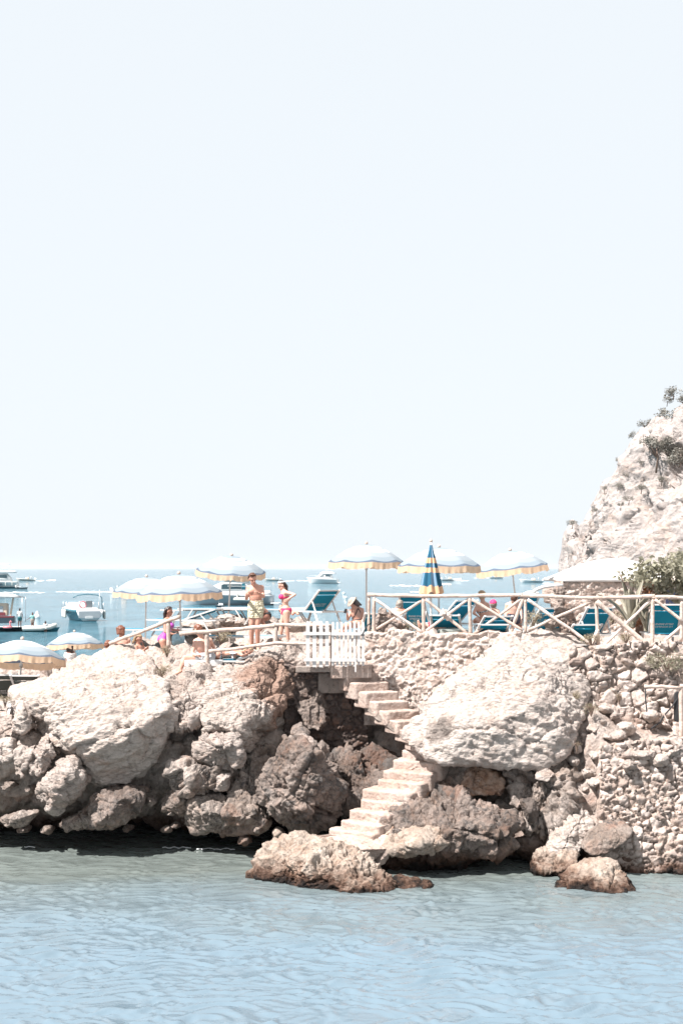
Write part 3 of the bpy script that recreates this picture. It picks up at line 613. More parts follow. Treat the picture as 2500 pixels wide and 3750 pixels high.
# loose stones of the right bank
lo = [(1085,1010,65),(960,930,60),(1010,990,42),(1160,690,55),(1210,640,62),(1370,560,60),(1330,810,80),(1430,840,70),(1500,800,75),(1230,880,50),(1120,870,45),(870,850,36),(930,690,34),(890,770,30),(1080,520,44),(1130,560,38),(1250,760,46),(1000,650,40),(970,560,36),(1050,600,34),(1090,700,38),(1140,800,44),(1010,820,40),(940,1030,34)]
for k, (x, y, s) in enumerate(lo):
    Y = float(np.interp(y, [500, 700, 850, 1050], [28.1, 27.35, 26.85, 26.55])) - (.35 if x > 1150 and y > 700 else 0) + (.35 if x < 1000 else 0)
    hgt = s * rnd.uniform(.5, .8)
    a = rnd.uniform(-.5, .5)
    q = []
    for t in range(7):
        an = t / 7 * 6.283 + rnd.uniform(-.25, .25); rr = rnd.uniform(.8, 1.1)
        dx, dy = math.cos(an) * s * rr, math.sin(an) * hgt * rr
        q.append((x + dx * math.cos(a) - dy * math.sin(a), y + dx * math.sin(a) + dy * math.cos(a), Y))
    q.append((x, y + rnd.uniform(-10, 10), Y - s * .004))
    rock('stone', zz(C_, q), M['lime' if k % 3 else 'lime2'], 'loose pale stone on the rubble slope between the two dry stone walls', res=5, back=.35, seed=200 + k, cat='stone', group='loose stones on the right rubble slope')

# ================================================================ stairs
def block(name, c, ux, uy, sx, sy, sz, parent, mat, seed, res=5, amp=.25):
    """a worn stone block: c = centre of the top face"""
    c = Vector(c); ux = Vector(ux).normalized(); uy = Vector(uy).normalized()
    q = [c + ux * (a * sx / 2) + uy * (b * sy / 2) + Vector((0, 0, -e * sz)) for a in (-1, 1) for b in (-1, 1) for e in (0, 1)]
    return rock(name, q, mat, res=res, p=34, amp=amp, seed=seed, facet=.6, pit=.6, cell=.3, parent=parent, shrink=1.03)
st = thing('stone_staircase', 'upper flight of stone steps from the picket gate down to the giant boulder', 'staircase', Bz(1010, 600, 28.5))
STB = st.location
def local(o, par):
    o.location = Vector(o.location) - Vector(par.location); return o
n_up = 7
for k in range(n_up + 1):
    Y = 29.35 - k * .26
    l = Bz(812 + k * 66, 291 + k * 60.5, Y); r = Bz(1008 + k * 66, 286 + k * 60.5, Y + .32)
    c = (l + r) / 2; ux = (r - l); ux.z = 0; uy = Vector((-ux.y, ux.x, 0)).normalized()
    local(block('step', c + uy * .24, ux, uy, ux.length * 1.03, .52, .36 - .02 * k, st, M['step'], 300 + k), st)
d = ux.normalized()
def quadbox(bm, a, b, wdir, w, t):
    vs = []
    for p, tt in ((a, t[0]), (b, t[1])):
        for e in (0, 1):
            vs += [bm.verts.new(p + wdir * (w * e)), bm.verts.new(p + wdir * (w * e) - Vector((0, 0, tt)))]
    f = [(0, 1, 3, 2), (4, 6, 7, 5), (0, 4, 5, 1), (2, 3, 7, 6), (0, 2, 6, 4), (1, 5, 7, 3)]
    for q in f: bm.faces.new([vs[i] for i in q])
def rough_sub(bm, cuts, a, fr):
    bmesh.ops.subdivide_edges(bm, edges=bm.edges, cuts=cuts, use_grid_fill=True)
    for v in bm.verts:
        q = np.array([v.co[:]]); v.co += Vector((float(fbm(q * fr, 3, 9)[0]), float(fbm(q * fr + 5, 3, 10)[0]), float(fbm(q * fr + 9, 3, 11)[0]) * .5)) * a
    return fixn(bm)
bm = bmesh.new()                                  # the sloping slab under the flight with its soffit
quadbox(bm, Bz(800, 352, 29.42) + d * .02, Bz(1190, 712, 27.85) + d * .02, d, .6, (.2, .04))
obj('flight_slab', rough_sub(bm, 12, .035, 3), M['concrete'], st, loc=tuple(STB))
bpy.data.objects['flight_slab'].location = (0, 0, 0)
st2 = thing('stone_staircase', 'lower flight of worn stone steps from the giant boulder down to the landing', 'staircase', Bz(1050, 1150, 26.9))
tr = [(1180,1425,785,27.75),(1120,1420,845,27.6),(1055,1357,912,27.43),(1018,1295,975,27.27),(925,1228,1035,27.1),(918,1165,1102,26.94),(845,1095,1170,26.78),(790,1030,1240,26.62),(720,992,1292,26.48)]
for k, (xl, xr, y, Y) in enumerate(tr):
    l = Bz(xl, y + 4, Y + .28); r = Bz(xr, y + 8, Y - .30); c = (l + r) / 2
    ux = r - l; ux.z = 0; uy = Vector((-ux.y, ux.x, 0)).normalized()
    local(block('step', c + uy * .24, ux, uy, ux.length, .56, .34, st2, M['step'], 320 + k, amp=.45), st2)
bm = bmesh.new()
quadbox(bm, Bz(1180, 900, 28.05), Bz(740, 1335, 26.75), ux.normalized(), .98, (.5, .5))
o = obj('flight_core', rough_sub(bm, 10, .07, 4), M['orange'], st2, loc=tuple(st2.location)); o.location = (0, 0, 0)
# threshold slabs under the fence and gate
def slab(name, a, b, depth, h, mat, label, cat='slab', seed=1):
    a = Vector(a); b = Vector(b); ux = (b - a); uy = Vector((-ux.y, ux.x, 0)).normalized(); c = (a + b) / 2 + uy * depth / 2
    q = [c + ux.normalized() * (s * ux.length / 2) + uy * (t * depth / 2) - Vector((0, 0, e * h)) for s in (-1, 1) for t in (-1, 1) for e in (0, 1)]
    return rock(name, q, mat, label, res=5, p=40, amp=.15, seed=seed, facet=.4, pit=.4, cat=cat, shrink=1.03)
slab('threshold_slab', Bz(495, 247, 29.3), Bz(720, 245, 29.3), .8, .12, M['concrete'], 'thin concrete slab bridging below the short picket fence', seed=401)
slab('threshold_slab', Bz(722, 240, 29.3), Bz(975, 236, 29.4), .8, .27, M['step'], 'pinkish stone threshold below the picket gate', seed=402)
slab('concrete_pier', Bz(636, 286, 29.6), Bz(815, 286, 29.6), .6, .42, M['concrete'], 'grey concrete block under the gate post at the head of the stairs', cat='block', seed=403)
# ================================================================ parasols
def cloth_mat(name, col, trans=.35, rough=.8):
    m, nt, b = mat_new(name); L = nt.links
    t = N(nt, 'ShaderNodeBsdfTranslucent'); mx = N(nt, 'ShaderNodeMixShader'); mx.inputs[0].default_value = trans
    tc = N(nt, 'ShaderNodeTexCoord').outputs['Object']
    c = mix(nt, ramp(nt, noise_tex(nt, tc, 5, 5), [(.3, 0), (.7, 1)]), tuple(x * .9 for x in col), tuple(min(1, x * 1.08) for x in col)) if not callable(col) else col(nt, tc)
    L.new(c, b.inputs['Base Color']); L.new(c, t.inputs['Color']); b.inputs['Roughness'].default_value = rough
    b.inputs['Specular IOR Level'].default_value = .2
    L.new(b.outputs[0], mx.inputs[1]); L.new(t.outputs[0], mx.inputs[2])
    L.new(mx.outputs[0], nt.nodes['Material Output'].inputs['Surface'])
    return m
def canopy_col(nt, tc):
    sep = N(nt, 'ShaderNodeSeparateXYZ'); nt.links.new(tc, sep.inputs[0])
    v = N(nt, 'ShaderNodeVectorMath', operation='LENGTH'); cx = N(nt, 'ShaderNodeCombineXYZ')
    nt.links.new(sep.outputs[0], cx.inputs[0]); nt.links.new(sep.outputs[1], cx.inputs[1]); nt.links.new(cx.outputs[0], v.inputs[0])
    r = nt.nodes.new('ShaderNodeValToRGB'); r.color_ramp.interpolation = 'CONSTANT'; e = r.color_ramp.elements
    blue = (.265, .315, .355); pale = (.32, .36, .39); wh = (.72, .72, .72); tr = (.11, .14, .19)
    stops = [(0, blue), (.27, wh), (.40, blue), (.46, wh), (.61, pale), (.80, blue), (.925, tr)]
    while len(e) < len(stops): e.new(.5)
    for k, (p, c) in enumerate(stops): e[k].position = p; e[k].color = (*c, 1)
    nt.links.new(v.outputs['Value'], r.inputs[0])
    return mix(nt, ramp(nt, noise_tex(nt, tc, 3, 4), [(.3, 0), (.7, 1)]), r.outputs[0], (.5, .55, .58), 'MIX') if False else r.outputs[0]
M['canopy'] = cloth_mat('parasol_canopy', canopy_col, .25)
M['valance'] = cloth_mat('parasol_valance', (.80, .58, .41), .45)
M['white_paint'] = plain('white_paint', (.55, .53, .515), .45, .05)
M['pole'] = plain('pole_paint', (.62, .60, .58), .5, .08)
M['teal'] = cloth_mat('teal_canvas', (.008, .215, .33), .18)
M['pale_teal'] = cloth_mat('sunlit_canvas', (.16, .30, .38), .3)
M['greycloth'] = cloth_mat('grey_canvas', (.07, .075, .07), .1)
M['whitecloth'] = cloth_mat('white_cloth', (.72, .71, .70), .2)
M['log'] = rock_mat('weathered_log', (.56, .475, .42), (.43, .35, .305), pink=(.62, .48, .40), pinkamt=.25, darkamt=.08, tide_shade=False, fine=.35)
M['logwhite'] = rock_mat('white_peeled_log', (.66, .585, .54), (.52, .45, .41), pinkamt=.2, darkamt=.06, tide_shade=False, fine=.3)
M['metal'] = plain('grey_metal', (.35, .36, .37), .35, .08, metal=.6)
RIM = 1.9
def make_umbrella():
    root = thing('beach_umbrella', '-', 'umbrella', group='striped beach umbrellas')
    nr, nt_ = 14, 96
    V = []; 
    for i in range(nr + 1):
        t = i / nr
        for k in range(nt_):
            th = 2 * math.pi * k / nt_
            rib = abs(math.sin(th * 4 + .2))                 # 8 ribs, cloth sags between
            r = max(t, .012) * (1 - .045 * rib * t ** 3)
            z = RIM + .44 * (1 - t ** 1.75) - .035 * rib * t ** 1.5 * (1 - .3 * t)
            V.append((r * math.cos(th), r * math.sin(th), z))
    F = [(i * nt_ + k, i * nt_ + (k + 1) % nt_, (i + 1) * nt_ + (k + 1) % nt_, (i + 1) * nt_ + k) for i in range(nr) for k in range(nt_)]
    np_mesh('canopy', V, np.array(F)[:, ::-1], M['canopy'], root)
    V = []
    for i in range(5):
        t = i / 4
        for k in range(nt_ * 2):
            th = math.pi * k / nt_
            rib = abs(math.sin(th * 4 + .2)); r = 1.0 - .045 * rib
            r += .012 * math.sin(th * 23 + 1.3) * t + .012 * math.sin(th * 41) * t + .01 * t
            z = RIM - .035 * rib * .7 - .002 - t * (.165 + .012 * math.sin(th * 8) + .006 * math.sin(th * 37)) * (.93 if rib > .12 else .78)
            V.append((r * math.cos(th), r * math.sin(th), z))
    n2 = nt_ * 2
    F = [(i * n2 + k, i * n2 + (k + 1) % n2, (i + 1) * n2 + (k + 1) % n2, (i + 1) * n2 + k) for i in range(4) for k in range(n2)]
    np_mesh('valance', V, np.array(F)[:, ::-1], M['valance'], root)
    tube_obj('pole', [(0, 0, -.9), (0, 0, .9), (0, 0, 2.33)], [.024, .024, .018], M['pole'], root, 10)
    bm = bmesh.new(); add_ell(bm, (0, 0, 2.37), (.045, .045, .05)); f = obj('finial', bm, M['log'], root, True)
    for k in range(8):
        th = math.pi * k / 4 - .05
        p = [(math.cos(th) * t, math.sin(th) * t, RIM + .43 * (1 - t ** 1.75) - .025) for t in (.03, .35, .7, .98)]
        tube_obj('rib', p, .007, M['pole'], root, 5)
    bm = bmesh.new(); add_tube(bm, [(0, 0, 1.7), (0, 0, 1.78)], .04, 10); obj('runner', bm, M['pole'], root, True)
    return root
UM = make_umbrella()
def umbrella(px, py, dia, D, roll, pitch, label, first=False):
    s = D / 2.0; Y = D * FPX / dia
    o = UM if first else dup(UM, (0, 0, 0), 0)
    o['label'] = label
    from mathutils import Euler
    e = Euler((R(pitch), R(roll), rnd.uniform(0, .7))); Mx = e.to_matrix()
    ap = W(px, py, Y)
    o.location = ap - Mx @ Vector((0, 0, 2.40 * s)); o.rotation_euler = e; o.scale = (s, s, s * rnd.uniform(.94, 1.04))
    return o
umbrella(849, 2017, 257, 1.9, 2, 8, 'blue and white striped umbrella tilted over the man in patterned shorts', True)
umbrella(655, 2089, 313, 1.9, -2, 0, 'large striped umbrella with torn right edge in front of the cruiser bow')
umbrella(537, 2102, 244, 1.9, 1, 2, 'striped umbrella half hidden behind the one before the cruiser bow')
umbrella(1341, 1997, 281, 1.9, 0, 0, 'striped umbrella standing beside the woman in the sun hat')
umbrella(1606, 1994, 304, 1.9, 0, 0, 'striped umbrella directly behind the folded umbrella')
umbrella(1867, 2021, 268, 1.9, -6.5, 0, 'striped umbrella leaning over the shirtless man on the right terrace')
umbrella(84, 2325, 320, 1.9, 3, -9, 'striped umbrella with dark inner rim low at the left edge')
umbrella(273, 2303, 212, 1.7, -2, -4, 'striped umbrella behind the slab ridge sheltering a dark haired person')
umbrella(-86, 2322, 208, 1.7, 0, -3, 'striped umbrella cut off by the left picture edge')
# folded umbrella
def folded():
    Y = 30.3; top = W(1577, 1986, Y); h = 1.10
    root = thing('folded_umbrella', 'closed umbrella with teal and orange bands standing upright behind the railing', 'umbrella', (top.x, Y, 3.82))
    zt = top.z - 3.82
    nz, nk = 60, 96; V = []; at = []; seg = []
    for i in range(nz + 1):
        t = i / nz
        for k in range(nk):
            th = 2 * math.pi * k / nk
            r0 = .012 + .215 * t ** .95
            pl = math.cos(th * 8 + 1.2 * math.sin(t * 3))
            r = r0 * (1 + (.24 - .05 * t) * pl * min(1, t * 3)) * (1 + .05 * math.sin(th * 3 + 1))
            dz = (.03 * math.sin(th * 8 + 2) + .02 * math.sin(th * 3)) * t ** 3
            V.append((r * math.cos(th), r * math.sin(th) * .9, zt - h * t + dz)); at.append(t); seg.append(.5 + .5 * math.sin(th * 4 + 1.2 * math.sin(t * 3) * .5))
    F = [(i * nk + k, i * nk + (k + 1) % nk, (i + 1) * nk + (k + 1) % nk, (i + 1) * nk + k) for i in range(nz) for k in range(nk)]
    m, nt, b = mat_new('folded_canvas')
    a = N(nt, 'ShaderNodeAttribute', attribute_name='tt'); g = N(nt, 'ShaderNodeAttribute', attribute_name='sg')
    r = nt.nodes.new('ShaderNodeValToRGB'); r.color_ramp.interpolation = 'CONSTANT'; e = r.color_ramp.elements
    te = (0, 0, 0); og = (1, 1, 1); stops = [(0, te), (.30, og), (.40, te), (.49, og), (.585, te), (.845, og)]
    while len(e) < len(stops): e.new(.5)
    for k, (p, c) in enumerate(stops): e[k].position = p; e[k].color = (*c, 1)
    nt.links.new(a.outputs['Fac'], r.inputs[0])
    teal = mix(nt, ramp(nt, g.outputs['Fac'], [(.60, 0), (.70, 1)]), (.006, .085, .15), (.16, .26, .36))
    nt.links.new(mix(nt, r.outputs[0], teal, (.62, .37, .22)), b.inputs['Base Color']); b.inputs['Roughness'].default_value = .85
    np_mesh('canopy', V, np.array(F)[:, ::-1], m, root, attrs={'tt': at, 'sg': seg})
    tube_obj('pole', [(0, 0, -.2), (0, 0, zt + .03)], .024, M['pole'], root)
    bm = bmesh.new(); add_ell(bm, (0, 0, zt + .03), (.035, .035, .04)); obj('finial', bm, M['log'], root, True)
folded()
# ================================================================ sun loungers
def make_lounger(phi, fab, label, flap=True, text=True):
    root = thing('sun_lounger', label, 'sun lounger', group='white framed sun loungers')
    Lf, Wd, H = 1.85, .62, .36
    for s in (-1, 1):
        bm = bmesh.new(); add_bar(bm, (s * Wd / 2, -.85, H), (s * Wd / 2, 1.0, H), .045, .035); obj('side_rail', bm, M['white_paint'], root)
    for y in (-.83, .98):
        bm = bmesh.new(); add_bar(bm, (-Wd / 2 - .03, y, H), (Wd / 2 + .03, y, H), .032, .03); obj('cross_bar', bm, M['white_paint'], root)
    for s in (-1, 1):
        for y, dy in ((-.62, -.12), (.72, .12)):
            bm = bmesh.new(); add_bar(bm, (s * (Wd / 2 + .012), y - dy, H), (s * (Wd / 2 + .03), y + dy, -.03), .05, .032); obj('leg', bm, M['white_paint'], root)
    def sheet(name, pts, mat, par, thick=.012):
        bm = bmesh.new(); vs = [bm.verts.new(p) for p in pts]; f = bm.faces.new(vs)
        r = bmesh.ops.extrude_face_region(bm, geom=[f]); n = (vs[1].co - vs[0].co).cross(vs[2].co - vs[1].co).normalized()
        bmesh.ops.translate(bm, verts=[g for g in r['geom'] if isinstance(g, bmesh.types.BMVert)], vec=n * thick)
        return obj(name, fixn(bm), mat, par)
    w = Wd / 2 - .03
    sheet('seat_cloth', [(-w, -.02, H + .005), (w, -.02, H + .005), (w, .95, H + .005), (-w, .95, H + .005)], fab, root)
    a = R(phi); by = -.02; d = Vector((0, -math.cos(a), math.sin(a))); hg = Vector((0, by, H + .02)); Lb = .78
    for s in (-1, 1):
        e = Vector((s * (Wd / 2 - .01), 0, 0))
        bm = bmesh.new(); add_bar(bm, hg + e, hg + e + d * (Lb + .06), .045, .035); obj('back_rail', bm, M['white_paint'], root)
        if phi > 5:
            bm = bmesh.new(); q = hg + e + d * .42; add_bar(bm, q, Vector((q.x, q.y - .16, H)), .03, .025); obj('back_prop', bm, M['white_paint'], root)
    bm = bmesh.new(); add_bar(bm, hg - Vector((Wd / 2, 0, 0)) + d * (Lb + .03), hg + Vector((Wd / 2, 0, 0)) + d * (Lb + .03), .035, .03); obj('back_bar', bm, M['white_paint'], root)
    n = Vector((0, math.sin(a), math.cos(a)))
    c = [hg + Vector((-w, 0, 0)) + d * .02, hg + Vector((w, 0, 0)) + d * .02, hg + Vector((w, 0, 0)) + d * .63, hg + Vector((-w, 0, 0)) + d * .63]
    bc = sheet('back_cloth', c, fab, root)
    if flap:                                                   # rolled sun flap at the head end
        c = [hg + Vector((-w, 0, 0)) + d * .66, hg + Vector((w, 0, 0)) + d * .66, hg + Vector((w, 0, 0)) + d * .79 + n * .03, hg + Vector((-w, 0, 0)) + d * .79 + n * .03]
        sheet('sun_flap', c, fab, root)
    if text and phi > 5:
        for k, tx in enumerate(('LO SCOGLIO', 'DELLE SIRENE')):
            cu = bpy.data.curves.new('lettering', 'FONT'); cu.body = tx; cu.size = .062; cu.align_x = 'CENTER'; cu.extrude = .002; cu.shear = .25
            to = bpy.data.objects.new('tmp', cu); COL.objects.link(to)
            dg = bpy.context.evaluated_depsgraph_get(); me = bpy.data.meshes.new_from_object(to.evaluated_get(dg))
            bpy.data.objects.remove(to)
            # upside down on the outer face, as the canvas hangs
            xv = Vector((-1, 0, 0)); yv = -d; zv = xv.cross(yv)
            Mx = Matrix((xv, yv, zv)).transposed().to_4x4(); org = hg + d * (.22 + .075 * k) - n * .012
            me.transform(Matrix.Translation(org) @ Mx); me.materials.append(M['white_paint'])
            lo = bpy.data.objects.new('lettering', me); COL.objects.link(lo); lo.parent = bc
    return root
FL = 3.84
LG = {}
def lounger(px, Y, z, rz, phi, label, fab='teal', yoff=0, flap=True):
    key = (phi, fab)
    loc = (XA(px, Y), Y, z)
    if key not in LG:
        o = make_lounger(phi, M[fab], label, flap); LG[key] = o
        o.location = loc; o.rotation_euler = (0, 0, R(rz))
    else: o = dup(LG[key], loc, R(rz), label)
    return o
lounger(1150, 35.5, 4.17, 35, 38, 'teal lounger with raised back beside the woman in the pink bikini')
lounger(1020, 36.2, 4.2, 88, 0, 'flat white framed lounger between the two standing bathers')
lounger(800, 36.6, 4.2, 84, 0, 'flat lounger behind the umbrella pole left of the standing man')
lounger(735, 37.2, 4.15, 82, 0, 'flat lounger further left in the row by the sea, before the cruiser')
lounger(690, 35.6, 3.95, 75, 18, 'lounger with slightly raised back on the rocks left of the umbrella pole')
lounger(590, 35.4, 3.72, 86, 0, 'flat white lounger behind the woman in the purple swimsuit')
lounger(866, 30.25, 3.28, 90, 18, 'lounger under the seated man with teal head rest')
lounger(900, 32.0, 3.70, 78, 0, 'small white lounger on the rocks below the standing man')
lounger(30, 30.7, 2.42, 4, 42, 'charcoal lounger at the left edge below the low umbrella', 'greycloth')
lounger(122, 30.5, 2.42, -4, 42, 'charcoal lounger right of the low umbrella pole', 'greycloth')
lounger(1372, 31.2, FL, 6, 30, 'teal lounger behind the woman in the sun hat')
lounger(1535, 32.6, FL + .05, -32, 60, 'steeply raised teal lounger left of the folded umbrella')
lounger(1640, 32.2, FL + .15, 34, 38, 'teal lounger right of the folded umbrella, back turned to the sea')
lounger(1640, 30.75, FL - .02, -10, 30, 'teal lounger close behind the railing knot')
lounger(1785, 30.6, FL - .04, 12, 30, 'teal lounger below the blonde woman')
lounger(1785, 29.95, FL - .16, 4, 28, 'low teal lounger right against the railing foot')
lounger(1890, 33.8, FL + .1, 22, 50, 'teal lounger of the shirtless man')
lounger(1975, 31.2, FL + .02, 18, 38, 'teal lounger left of the driftwood figure')
lounger(2000, 33.4, FL - .1, 30, 38, 'teal lounger furthest back behind the driftwood figure')
lounger(2150, 30.6, FL, 16, 42, 'teal lounger behind the driftwood figure on the right')
lounger(2110, 29.85, FL - .16, 8, 28, 'low teal lounger peeping over the giant boulder')
lounger(2425, 30.2, FL, -3, 50, 'teal lounger with white lettering in the right railing bay')
# ================================================================ log railings and picket gate
def log(name, pts, r, mat, parent, seed=0):
    """a peeled branch: bent and knotty"""
    P = []; Rr = []
    rr = random.Random(seed)
    for i in range(len(pts) - 1):
        a, b = Vector(pts[i]), Vector(pts[i + 1]); n = max(4, int((b - a).length / .09))
        for k in range(n + (i == len(pts) - 2)):
            t = k / n; p = a.lerp(b, t); q = np.array([[p.x * 2 + seed, p.z * 2, p.y * 2]])
            w = min(1, 4 * t * (1 - t) + .2); r_ = r * .88
            P.append(p + Vector((0, float(gnoise(q, seed + 1)[0]), float(gnoise(q + 5, seed + 2)[0]))) * .02 * w)
            Rr.append(r_ * (1 + .2 * float(gnoise(q * 2.2 + 9, seed + 3)[0]) + (.12 if rr.random() < .08 else 0)))
    bm = bmesh.new(); add_tube(bm, P, Rr, 10)
    return obj(name, bm, mat, parent, True)
def railing(label, Yf, rails, posts, braces, mat='log', extra=None):
    root = thing('log_railing', label, 'railing')
    for k, (pl, r) in enumerate(rails): log('rail', [W(x, y, Yf(x)) for x, y in pl], r, M[mat], root, 10 + k)
    for k, (x0, y0, x1, y1, r) in enumerate(posts): log('post', [W(x0, y0, Yf(x0) + .02), W(x1, y1, Yf(x1) + .02)], r, M[mat], root, 40 + k)
    for k, (x0, y0, x1, y1, r) in enumerate(braces): log('brace', [W(x0, y0, Yf(x0) - .05), W(x1, y1, Yf(x1) - .05 + .08 * (k % 2))], r, M[mat if k % 3 else 'logwhite'], root, 80 + k)
    return root
rr_ = railing('long whitewashed log railing with crossed braces along the right terrace', lambda x: float(np.interp(x, [1340, 1905, 2500], [29.98, 29.2, 28.8])),
    [([(1345,2178),(1545,2183),(1718,2182),(1914,2178)], .046), ([(1906,2180),(2034,2186),(2180,2190),(2396,2183)], .046), ([(2386,2186),(2500,2190),(2600,2192)], .044)],
    [(1351,2186,1349,2318,.034),(1369,2188,1367,2330,.042),(1549,2190,1551,2330,.045),(1718,2190,1722,2330,.042),(1917,2186,1858,2345,.044),(1922,2190,1923,2320,.036),(2181,2195,2189,2370,.042),(2388,2192,2386,2372,.044),(2494,2198,2492,2350,.04)],
    [(1374,2196,1545,2316,.034),(1378,2303,1543,2199,.033),(1557,2195,1712,2322,.036),(1560,2309,1714,2194,.034),(1726,2195,1914,2309,.033),(1734,2322,1912,2190,.036),(1930,2195,2162,2358,.038),(1932,2308,2176,2198,.036),(2182,2202,2374,2370,.058),(2204,2368,2380,2198,.034),(2396,2195,2500,2278,.036),(2403,2370,2520,2270,.035),(2188,2304,2160,2378,.044)])
kb = rock('knot', [W(1632 + a, 2251 + b, 29.5 + c) for a, b, c in ((-22,0,0),(22,4,0),(0,-20,0),(4,22,0),(0,0,-.1),(0,0,.1),(-14,-14,-.05),(15,14,-.05))], M['logwhite'], res=4, amp=1.5, seed=77, parent=rr_)
ll_ = railing('two rail log railing on the left slab leading to the picket fence', lambda x: 29.75 - .45 * (x - 760) / 450,
    [([(659,2321),(757,2314),(1003,2291),(1010,2289)], .05), ([(1000,2288),(1110,2291),(1214,2292)], .042), ([(766,2385),(900,2370),(1008,2356)], .045), ([(1004,2354),(1120,2358),(1210,2359)], .038)],
    [(757,2316,759,2468,.05),(1008,2294,1008,2360,.055),(1213,2290,1215,2478,.036)], [])
lu_ = railing('sloping handrail beside the woman in the purple swimsuit', lambda x: 31.3 - .5 * (x - 400) / 260,
    [([(402,2356),(530,2308),(660,2258)], .045)], [(616,2275,618,2372,.052),(413,2352,410,2395,.042)], [])
lr_ = railing('short low log rail on the ledge at the right edge', lambda x: 27.35,
    [([(2357,2513),(2420,2513),(2490,2521)], .045), ([(2488,2512),(2600,2516)], .045)], [(2491,2514,2492,2705,.05)], [])
def picket(bm, x, zb, zt, w, y, t=.022):
    prof = [(-w / 2, zb), (w / 2, zb)] + [(w / 2 * math.cos(a), zt - w / 2 + w / 2 * math.sin(a)) for a in np.linspace(0, math.pi, 7)]
    f = [bm.verts.new((x + px, y - t / 2, pz)) for px, pz in prof]; b = [bm.verts.new((x + px, y + t / 2, pz)) for px, pz in prof]
    bm.faces.new(f); bm.faces.new(b[::-1])
    for i in range(len(prof)): bm.faces.new((f[i], f[(i + 1) % len(f)], b[(i + 1) % len(f)], b[i]))
def pickets(name, label, cat, Y, xs, w, ytop, ybot, rails, stake=None):
    o = W((xs[0] + xs[-1]) / 2, ybot, Y); root = thing(name, label, cat, o)
    for k, x in enumerate(xs):
        bm = bmesh.new(); p = W(x, ytop + rnd.uniform(-2, 2), Y); picket(bm, p.x - o.x, rnd.uniform(-.02, .02), p.z - o.z, w, rnd.uniform(-.004, .004)); obj('picket', fixn(bm), M['white_paint'], root)
    for (x0, x1, y) in rails:
        a, b = W(x0, y, Y), W(x1, y, Y); bm = bmesh.new(); add_bar(bm, a - o + Vector((0, -.03, 0)), b - o + Vector((0, -.03, 0)), .028, .062); obj('rail', bm, M['white_paint'], root)
    if stake:
        x, y0, y1 = stake; a, b = W(x, y0, Y), W(x, y1, Y); bm = bmesh.new(); add_bar(bm, a - o + Vector((0, -.055, 0)), b - o + Vector((0, -.055, 0)), .055, .03); obj('stake', bm, M['white_paint'], root)
    return root
pickets('picket_fence', 'fixed white picket panel of four wide slats left of the gate', 'fence', 29.22, [1127, 1151, 1175, 1197], .075, 2275, 2440, [(1110, 1210, 2320), (1112, 1210, 2416)])
pickets('picket_gate', 'white picket gate with narrow round topped slats at the head of the stairs', 'gate', 29.15, [1219 + 15.7 * k for k in range(8)], .052, 2276, 2438, [(1212, 1338, 2321), (1212, 1338, 2417)], (1301, 2410, 2460))
# ================================================================ people
def skin_mat(name, col):
    m, nt, b = mat_new(name)
    tc = N(nt, 'ShaderNodeTexCoord').outputs['Object']
    lo = (col[0] * .92, col[1] * .82, col[2] * .78)
    nt.links.new(ramp(nt, noise_tex(nt, tc, 7, 5), [(.35, lo), (.65, col)]), b.inputs['Base Color'])
    b.inputs['Roughness'].default_value = .5; b.inputs['Subsurface Weight'].default_value = .12
    b.inputs['Subsurface Radius'].default_value = (.012, .005, .003); b.inputs['Subsurface Scale'].default_value = 1.0
    return m
M['skin'] = skin_mat('fair_skin', (.54, .30, .225)); M['skin_pale'] = skin_mat('pale_skin', (.60, .38, .30)); M['skin_tan'] = skin_mat('tanned_skin', (.26, .125, .09)); M['skin_dark'] = skin_mat('brown_skin', (.13, .065, .045))
M['hair_brown'] = plain('brown_hair', (.085, .035, .02), .45, .35, 30); M['hair_dark'] = plain('dark_hair', (.022, .012, .010), .35, .3, 30)
M['hair_red'] = plain('auburn_hair', (.16, .055, .028), .5, .3, 30); M['hair_blond'] = plain('blond_hair', (.36, .24, .14), .5, .25, 30); M['hair_grey'] = plain('grey_hair', (.25, .21, .18), .5, .25, 30)
M['eye'] = plain('eye_dark', (.02, .012, .01), .3, .1); M['lip'] = plain('lips', (.30, .09, .075), .5, .1)
M['pink'] = plain('hot_pink_cloth', (.62, .03, .14), .7, .2, 40); M['purple'] = plain('violet_cloth', (.42, .07, .40), .6, .1); M['black'] = plain('black_cloth', (.02, .02, .022), .8, .1)
M['navy'] = plain('navy', (.018, .025, .06), .6, .1); M['red'] = plain('red_cloth', (.38, .015, .04), .7, .1); M['mint'] = plain('mint_shirt', (.22, .42, .40), .8, .1); M['tealcloth'] = plain('teal_shorts', (.02, .11, .13), .8, .1)
M['straw'] = plain('straw_hat', (.36, .29, .24), .9, .1, 60); M['khaki'] = plain('khaki_cloth', (.30, .24, .2), .8, .1)
def pattern_mat(name, base, dot, scale, thr):
    m, nt, b = mat_new(name); tc = N(nt, 'ShaderNodeTexCoord').outputs['Object']
    v = N(nt, 'ShaderNodeTexVoronoi'); v.inputs['Scale'].default_value = scale; v.inputs['Randomness'].default_value = .25; nt.links.new(tc, v.inputs['Vector'])
    nt.links.new(mix(nt, ramp(nt, v.outputs['Distance'], [(thr, 1), (thr + .06, 0)]), base, dot), b.inputs['Base Color']); b.inputs['Roughness'].default_value = .85
    return m
M['dotshorts'] = pattern_mat('dotted_cream_cloth', (.56, .50, .36), (.26, .25, .17), 26, .30)
M['checkshorts'] = pattern_mat('checked_grey_cloth', (.42, .42, .43), (.20, .21, .24), 60, .34)
M['blockprint'] = pattern_mat('black_white_print', (.55, .55, .55), (.02, .03, .04), 22, .42)
